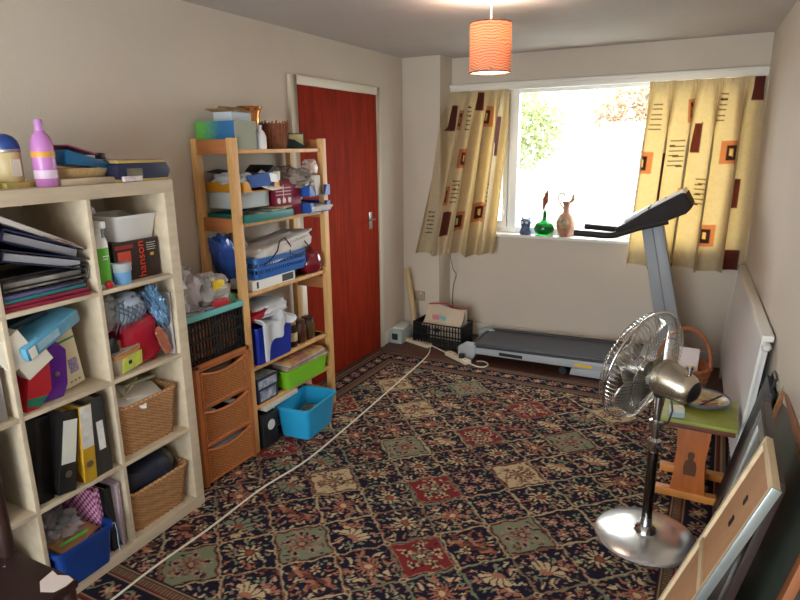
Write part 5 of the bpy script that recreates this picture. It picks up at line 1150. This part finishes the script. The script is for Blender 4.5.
MB().tube(hp, 0.0115, 8).build('handle', M('handle_cane', (176,104,62), 0.5, var=0.2, vscale=30), t, smooth=True)
wbox('low_box', 'low dark red wooden box under the wicker basket', 'box', 2.165, 2.405, 2.085, 2.325, 0.0, 0.099, M('dark_red_wood', (96,40,24), 0.4, var=0.2, stretch=(1,6,1)))
solo('greeting_card', MB().box(-0.06,0.06,-0.002,0.002,0,0.17), M('pale_pink_card', (226,214,214), 0.6), 'blank pinkish white card standing in the handled basket', 'card', (2.305,2.16,0.215), (-0.15,0,-0.1), bevel=0.0005)
solo('wool_ball', MB().blob((0,0,0),(0.055,0.055,0.05),5,0.06,6,e=1), M('pink_wool', (176,96,110), 0.9, bump=0.5, bscale=60), 'pink ball of wool in the handled basket', 'wool', (2.225,2.17,0.235), 0, smooth=True)

# radiator on the right wall
def radiator():
    y0, y1, z0, z1 = 1.14, 2.86, 0.15, 0.79
    RW = M('radiator_enamel', (218,214,214), 0.4)
    t = thing('radiator', 'long white panel radiator on the wall beside the stool', 'radiator', (0,0,0))
    d = Vector((XR(y1)-XR(y0), y1-y0, 0)).normalized()
    def P(y, off, z): return (2.606-0.038*(y-1.14)+off-0.05*(z1-z)/0.64, y, z)
    f = MB(); n = 36
    prof = [(0.0,z1-0.012),(0.0,z0+0.012)]
    vs = []; fs = []
    for k in range(n*2+1):
        y = y0+(y1-y0)*k/(n*2); o = 0.003 if k % 2 else 0.0
        vs += [P(y,o,z0), P(y,o,z1)]
    for k in range(n*2): fs.append((2*k,2*k+2,2*k+3,2*k+1))
    f.add(vs, fs)
    vs = [P(y,o,z) for y in (y0,y1) for o in (0.004,0.03) for z in (z0,z1)]
    f.add(vs, [(0,1,3,2),(4,6,7,5),(0,4,5,1),(2,3,7,6),(0,2,6,4),(1,5,7,3)])
    f.build('front_panel', RW, t)
    g = MB(); vs = [P(y,o,z) for y in (y0-0.012,y1+0.012) for o in (-0.006,0.042) for z in (z1-0.012,z1+0.018)]
    g.add(vs, [(0,1,3,2),(4,6,7,5),(0,4,5,1),(2,3,7,6),(0,2,6,4),(1,5,7,3)]); g.build('top_grille', M('radiator_top_enamel', (226,224,218), 0.35), t, bevel=0.008)
    for y in (y0-0.005, y1+0.005):
        e = MB(); vs = [P(q,o,z) for q in (y-0.004,y+0.004) for o in (-0.003,0.012) for z in (z0,z1)]
        e.add(vs, [(0,1,3,2),(4,6,7,5),(0,4,5,1),(2,3,7,6),(0,2,6,4),(1,5,7,3)]); e.build('side_trim', MATS['radiator_top_enamel'], t, bevel=0.002)
    a = P(y0-0.02,0.018,z1-0.03); MB().lathe([(0.02,0),(0.02,0.02),(0.012,0.03),(0,0.03)], seg=8, T=Matrix.Translation((a[0],a[1]+0.008,a[2])) @ Matrix.Rotation(PI/2,4,'X')).build('bleed_valve', RW, t, smooth=True)
    for y in (1.35, 2.6):
        p = P(y,0.03,0.6); MB().box(p[0],XR(y)-0.001,y-0.02,y+0.02,0.3,0.7).build('wall_bracket', GREYP, t)
    p = P(1.2,0.018,z0); MB().tube([(p[0],1.2,0.0),(p[0],1.2,z0+0.02)], 0.0075, 8).build('supply_pipe', RW, t, smooth=True)
    p = P(2.8,0.018,z0); MB().tube([(p[0],2.8,0.0),(p[0],2.8,z0+0.02)], 0.0075, 8).build('supply_pipe', RW, t, smooth=True)
radiator()

# ------------------------------------------------------------------ stool with a plate
def stool():
    t = thing('wooden_stool', 'small wooden trestle stool with a green painted top', 'stool', (2.40,1.165,ZR), 0.0)
    OW = M('orange_varnished_pine', (178,98,48), 0.4, var=0.18, vscale=6, stretch=(5,5,0.8)); OB = M('brown_stool_board', (104,58,36), 0.5, var=0.2)
    MB().box(-0.148,0.148,-0.165,0.165,0.362,0.388).build('top_board', OB, t, bevel=0.003)
    MB().box(-0.155,0.155,-0.172,0.172,0.388,0.405).build('green_top', M('green_paint', (150,156,66), 0.5, var=0.15, vscale=14), t, bevel=0.003)
    for y in (-0.115, 0.115):
        poly = [(-0.09,0.03),(0.06,0.03),(0.05,0.12),(0.046,0.20),(0.054,0.30),(0.058,0.362),(-0.084,0.362),(-0.08,0.30),(-0.074,0.20),(-0.08,0.12)]
        e = MB().prism(poly, y-0.011, y+0.011, 'y').build('end_panel', OW, t, bevel=0.002)
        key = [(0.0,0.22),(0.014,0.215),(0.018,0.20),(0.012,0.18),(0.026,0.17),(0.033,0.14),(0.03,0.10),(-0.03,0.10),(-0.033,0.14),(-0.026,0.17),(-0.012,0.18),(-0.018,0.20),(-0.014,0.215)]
        MB().prism([(a*0.85-0.014,b+0.02) for a, b in key], y-0.0125, y+0.0125, 'y').build('keyhole_shade_inlay', M('painted_hole_shade', (96,60,44), 0.9), e)  # dark solid keyhole shape; the hole's shade is put into its colour
        MB().box(-0.15,0.15,y-0.022,y+0.022,0,0.036).build('foot_rail', M('foot_pine', (206,132,62), 0.45, var=0.15), t, bevel=0.003)
    MB().box(-0.012,0.012,-0.104,0.104,0.15,0.21).build('stretcher', OW, t, bevel=0.002)
stool()
t = thing('plate', 'blue rimmed plate of crumbs on the green stool', 'plate', (2.405,1.235,ZR+0.4055), 0)
MB().lathe([(0,0.006),(0.07,0.006),(0.105,0.022),(0.118,0.03),(0.121,0.031),(0.118,0.026),(0.075,0.0),(0,0.0)], seg=44).build('dish', M('cream_glaze', (206,190,150), 0.25, col2=(150,130,96), vscale=18), t, smooth=True)
MB().tube([(0.119*math.cos(a),0.119*math.sin(a),0.030) for a in np.linspace(0,2*PI,44,endpoint=False)], 0.005, 6, closed=True).build('blue_rim', M('blue_glaze', (84,98,130), 0.3), t, smooth=True)
for k, (dx, dy, a, m, lb) in enumerate(((0.02,-0.02,0.5,M('pink_pencil', (196,130,110), 0.5),'pinkish pencil on the blue rimmed plate'),(-0.02,0.01,0.2,M('tan_pencil', (190,150,100), 0.5),'tan pencil on the blue rimmed plate'),(0.03,0.03,0.9,M('red_pencil', (156,60,50), 0.5),'red pencil on the blue rimmed plate'))):
    solo('pencil', MB().tube([(-0.05,0,0),(0.05,0,0)], 0.004, 6), m, lb, 'pencil', (2.405+dx,1.235+dy,ZR+0.418), (0,0,a), smooth=True)
solo('paint_brush', MB().bar((2.39,1.15,ZR+0.424),(2.485,1.24,ZR+0.46),0.008,0.006), BLKP, 'thin black brush resting across the plate rim', 'brush', bevel=0.002)
t = thing('small_carton', 'small white and blue carton on the stool corner', 'carton', (2.305,1.035,ZR+0.4055), 0.25)
MB().box(-0.03,0.03,-0.02,0.02,0,0.045).build('body', M('white_carton_card', (214,210,190), 0.5), t, bevel=0.002); MB().box(-0.0305,0.0305,-0.0205,0.0205,0.0,0.022).build('blue_print', M('pale_blue_print', (170,190,206), 0.5), t)

# ------------------------------------------------------------------ chrome pedestal fan
def fan():
    bx, by = 2.247, 0.648
    t = thing('pedestal_fan', 'chrome pedestal fan turned towards the window, round base on the rug', 'fan', (bx,by,ZR))
    MB().lathe([(0,0),(0.196,0),(0.203,0.004),(0.203,0.010),(0.193,0.018),(0.12,0.026),(0.05,0.034),(0.045,0.034)], seg=64).build('base', M('polished_chrome_base', (224,224,226), 0.22, metal=0.9), t, smooth=True)
    MB().lathe([(0.045,0.032),(0.04,0.05),(0.024,0.062),(0.022,0.10),(0.018,0.104)], seg=32).build('base_collar', CHROME, t, smooth=True)
    MB().lathe([(0.0205,0.06),(0.0205,0.42),(0.0,0.42)], seg=20).build('pole', M('dark_chrome', (120,116,112), 0.15, metal=1.0), t, smooth=True)
    MB().lathe([(0.0215,0.40),(0.027,0.41),(0.027,0.45),(0.016,0.46)], seg=20).build('clamp_ring', CHROME, t, smooth=True)
    MB().lathe([(0.015,0.44),(0.015,0.66)], seg=18).build('inner_pole', CHROME, t, smooth=True)
    MB().tube([(0.02,-0.02,0.43),(0.045,-0.05,0.44)], 0.007, 8).build('height_knob', BLKP, t, smooth=True)
    nrm = Vector((-0.86,0.42,0.20)).normalized(); piv = Vector((0.012,-0.01,0.67))
    zax = nrm; xax = Vector((0,0,1)).cross(zax).normalized(); yax = zax.cross(xax)
    B = Matrix((xax,yax,zax)).transposed().to_4x4()
    def at(d): m = B.copy(); m.translation = piv+Vector((0.0,0.0,0.055))+nrm*d; return m
    MB().lathe([(0.02,0.64),(0.024,0.66),(0.024,0.70),(0.012,0.72)], seg=18).build('neck', BLKP, t, smooth=True)
    MB().lathe([(0,-0.155),(0.044,-0.153),(0.056,-0.138),(0.062,-0.11),(0.070,-0.06),(0.073,-0.028),(0.07,-0.012),(0,-0.01)], seg=32, T=at(0.03)).build('motor_housing', M('satin_nickel', (196,188,172), 0.22, metal=0.95), t, smooth=True)
    MB().lathe([(0.0,-0.17),(0.026,-0.168),(0.046,-0.156),(0.04,-0.145)], seg=24, T=at(0.03)).build('end_cap', BLKP, t, smooth=True)
    MB().lathe([(0.008,0),(0.008,0.03),(0.013,0.032),(0.013,0.045),(0,0.046)], seg=14, T=Matrix.Translation(piv+Vector((0,0,0.055))+nrm*(-0.10)+Vector((0.0,-0.0,0.05)))).build('oscillation_knob', CHROME, t, smooth=True)
    R = 0.232; Tc = at(0.03)
    WIRE = M('chrome_wire', (196,192,186), 0.18, metal=1.0)
    back = MB(); front = MB(); n = 72
    for k in range(n):
        a = 2*PI*k/n; b = a+0.22
        pb = [(0.06,-0.012,a),(0.12,0.0,a+0.07),(0.195,0.018,a+0.15),(0.226,0.045,a+0.2),(R,0.07,b)]
        back.tube([Tc @ Vector((r*math.cos(q),r*math.sin(q),z)) for r,z,q in pb], 0.0011, 3)
        pf = [(0.05,0.15,a),(0.12,0.145,a-0.05),(0.19,0.125,a-0.1),(0.222,0.1,a-0.14),(R,0.07,a-0.18)]
        front.tube([Tc @ Vector((r*math.cos(q),r*math.sin(q),z)) for r,z,q in pf], 0.0011, 3)
    def ring(mb, r, z, w, seg=6, m=64): mb.tube([Tc @ Vector((r*math.cos(2*PI*k/m),r*math.sin(2*PI*k/m),z)) for k in range(m)], w, seg, closed=True)
    for r, z in ((0.065,-0.012),(0.15,0.008)): ring(back, r, z, 0.002)
    for r, z in ((0.055,0.15),(0.15,0.137)): ring(front, r, z, 0.002)
    bo = back.build('rear_guard', WIRE, t, smooth=True); bo['kind'] = 'stuff'
    fo = front.build('front_guard', WIRE, t, smooth=True); fo['kind'] = 'stuff'
    rm = MB(); ring(rm, R, 0.07, 0.0055, 10); rm.build('guard_rim', CHROME, t, smooth=True)
    MB().lathe([(0,0.145),(0.05,0.147),(0.05,0.152),(0,0.156)], seg=28, T=Tc).build('badge', CHROME, t, smooth=True)
    MB().lathe([(0,0.04),(0.035,0.04),(0.035,0.085),(0.02,0.1),(0,0.102)], seg=24, T=Tc).build('hub', CHROME, t, smooth=True)
    for k in range(4):
        def bl(u, v, k=k):
            r = 0.03+0.17*u; wv = (0.28+0.75*math.sin(PI*min(1,0.15+u*0.85)))*(v-0.5)
            return Tc @ Vector((r*math.cos(k*PI/2+wv+0.3*u), r*math.sin(k*PI/2+wv+0.3*u), 0.068+0.05*(v-0.5)*(0.4+u)))
        o = MB().sheet(bl, 14, 10).build('blade', M('steel_blade', (186,182,174), 0.28, metal=0.9), t, smooth=True)
        so = o.modifiers.new('thickness','SOLIDIFY'); so.thickness = 0.0015
    MB().tube([Vector((0.02,-0.005,0.66)),Vector((0.045,-0.02,0.65)),Vector((0.055,-0.03,0.60)),Vector((0.045,-0.03,0.55)),Vector((0.015,-0.02,0.52))], 0.004, 8).build('flex', BLKP, t, smooth=True)
    MB().lathe([(0.013,0.50),(0.026,0.505),(0.026,0.535),(0.013,0.54)], seg=18).build('switch_collar', CHROME, t, smooth=True)
fan()

# ------------------------------------------------------------------ pictures leaning on the right wall
LA0 = Vector((2.43,0,0)); LA1 = Vector((2.592,0,0.756)); LD = (LA1-LA0).normalized(); LN = Vector((-LD.z,0,LD.x))   # lean direction and face normal (towards the room)
LBX = 2.43
def LP(y, s, n=0.0): return Vector((LBX,y,ZR))+LD*s+LN*n
def lbar(mb, y0, y1, s0, s1, n0, n1, mi=0):
    vs = [LP(y,s,n) for n in (n0,n1) for s in (s0,s1) for y in (y0,y1)]
    return mb.add(vs, [(0,2,3,1),(4,5,7,6),(0,1,5,4),(2,6,7,3),(0,4,6,2),(1,3,7,5)], mi)
def lpart(name, t, mat, *a, bevel=0.002):
    return lbar(MB(), *a).build(name, mat, t, bevel=bevel)
t = thing('glazed_picture', 'dark brown framed glazed picture leaning behind the tan backing board', 'picture', (0,0,0))
DKF = M('dark_brown_frame_wood', (46,32,30), 0.35, var=0.15); SIL = M('silver_slip', (150,148,142), 0.35, metal=0.4)
LBX = 2.442; ya, yb, sh = -0.14, 0.485, 0.775
for a in ((yb-0.032,yb,0,sh),(ya,ya+0.032,0,sh)): lpart('frame_bar', t, DKF, *a, 0.0, 0.022)
for a in ((ya+0.032,yb-0.032,sh-0.032,sh),(ya+0.032,yb-0.032,0,0.032)): lpart('frame_bar', t, DKF, *a, 0.0, 0.022)
for a in ((yb-0.075,yb-0.032,0.032,sh-0.032),(ya+0.032,ya+0.075,0.032,sh-0.032),(ya+0.075,yb-0.075,sh-0.075,sh-0.032),(ya+0.075,yb-0.075,0.032,0.075)): lpart('slip', t, SIL, *a, 0.0, 0.018)
lpart('picture_glass', t, M('dark_glazed_print', (70,70,64), 0.35, var=0.25, vscale=4), ya+0.075, yb-0.075, 0.075, sh-0.075, 0.002, 0.010)
lpart('backing', t, BLK, ya+0.02, yb-0.02, 0.02, sh-0.02, -0.006, 0.0)
t = thing('turned_picture', 'picture seen from behind, tan backing board with pale wood strips', 'picture', (0,0,0))
PW = M('pale_strip_wood', (206,184,150), 0.6, var=0.12, stretch=(1,1,4)); HB = M('hardboard', (178,134,98), 0.75, var=0.06, vscale=40)
y0, y1, s1 = -0.20, 0.10, 0.834
KEEP = (2.43, LD, LN)
LBX = 2.306; LD = Vector((0.281,0,0.785)).normalized(); LN = Vector((-LD.z,0,LD.x))
lpart('backing_board', t, HB, y0+0.012, y1-0.012, 0.0, s1-0.012, 0.004, 0.010)
for a in ((y1-0.022,y1,0,s1),(y0,y0+0.022,0,s1)): lpart('wood_strip', t, PW, *a, 0.0, 0.020)
lpart('wood_strip', t, PW, y0+0.022, y1-0.022, s1-0.022, s1, 0.0, 0.020)
lpart('wood_strip', t, PW, y0+0.022, y1-0.022, 0.43, 0.452, 0.004, 0.018)
lpart('metal_edge', t, M('tarnished_silver', (150,158,158), 0.3, metal=0.7), y0-0.008, y0, 0, s1, -0.002, 0.022)
for a in ((0.60,0.63),(0.68,0.705)): lpart('hanger_plate', t, BLKP, (y0+y1)/2-0.01, (y0+y1)/2+0.012, a[0], a[1], 0.010, 0.013)
LBX, LD, LN = KEEP
t = thing('framed_picture', 'dark greenish picture in a red brown wooden frame, hindmost against the wall', 'picture', (0.085,0,0))
RB = M('red_brown_frame_wood', (150,92,58), 0.45, var=0.15); GE = M('gold_edge', (176,146,76), 0.35, metal=0.5)
ya, yb, sh = -0.18, 0.82, 0.725
for a in ((yb-0.03,yb,0,sh),(ya,ya+0.04,0,sh),(ya+0.04,yb-0.03,sh-0.03,sh),(ya+0.04,yb-0.03,0,0.03)): lpart('frame_bar', t, RB, *a, -0.035, -0.012)
lpart('gold_strip', t, GE, yb-0.001, yb+0.004, 0, sh, -0.03, -0.008, bevel=0)
lpart('picture_print', t, M('dark_green_painting', (66,70,62), 0.4, var=0.3, vscale=5), ya+0.03, yb-0.03, 0.03, sh-0.03, -0.033, -0.022)
t = thing('dark_leaning_panel', 'flat black panel for dark leaning things and wall shadow between radiator and pictures', 'case', (0.06,0,0))
lpart('body', t, M('dark_panel_tone', (36,34,38), 0.5, bump=0.2), 0.86, 1.09, 0.0, 0.66, -0.03, -0.008, bevel=0.006)  # its black also stands for wall shadow around the dark leaning things
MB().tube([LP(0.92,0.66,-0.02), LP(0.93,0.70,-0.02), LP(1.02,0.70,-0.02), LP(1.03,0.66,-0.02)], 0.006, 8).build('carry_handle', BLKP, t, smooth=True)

# ------------------------------------------------------------------ worn dark chair at the picture edge
def chair():
    t = thing('wooden_chair', 'worn dark brown wooden chair with chipped paint at the picture edge', 'chair', (0.735,-1.155,ZR+0.012), 0.03)
    DW = M('worn_dark_wood', (46,26,24), 0.35, var=0.3, vscale=12); CH = M('chipped_cream_paint', (206,190,184), 0.6)
    MB().box(-0.185,0.185,-0.20,0.205,0.418,0.446).build('seat', DW, t, bevel=0.008)
    MB().prism([(0.09,0.195),(0.10,0.150),(0.14,0.125),(0.175,0.140),(0.182,0.17),(0.178,0.195),(0.15,0.200),(0.12,0.188)], 0.4462, 0.4468, 'z').build('paint_chip', CH, t)
    rd = random.Random(12)
    for k in range(12):
        x, y = rd.uniform(-0.16,0.1), rd.uniform(-0.1,0.19); q = rd.uniform(0.004,0.012)
        MB().prism([(x,y),(x+q,y+0.3*q),(x+1.3*q,y+q),(x+0.3*q,y+0.8*q)], 0.4462, 0.4467, 'z').build('paint_chip', CH, t)
    for x in (-0.16,0.16):
        for y in (-0.18,0.185): MB().tube([(x,y,0.0),(x,y,0.2),(x,y,0.42)], [0.014,0.019,0.021], 12).build('leg', DW, t, smooth=True)
    for y in (-0.18,0.185):
        MB().tube([(-0.10,y,0.44),(-0.10,y,0.62),(-0.11,y,0.92)], [0.021,0.020,0.016], 12).build('back_post', DW, t, smooth=True)
        MB().tube([(-0.16,y,0.2),(0.16,y,0.2)], 0.011, 10).build('stretcher', DW, t, smooth=True)
    for z in (0.60,0.74,0.88):
        q = -0.10-0.03*(z-0.6); MB().box(q-0.009,q+0.009,-0.18,0.185,z-0.028,z+0.028).build('back_slat', DW, t, bevel=0.004)
    MB().box(-0.15,0.15,0.170,0.19,0.37,0.418).box(0.145,0.165,-0.17,0.17,0.37,0.418).build('seat_rail', DW, t, bevel=0.003)
chair()
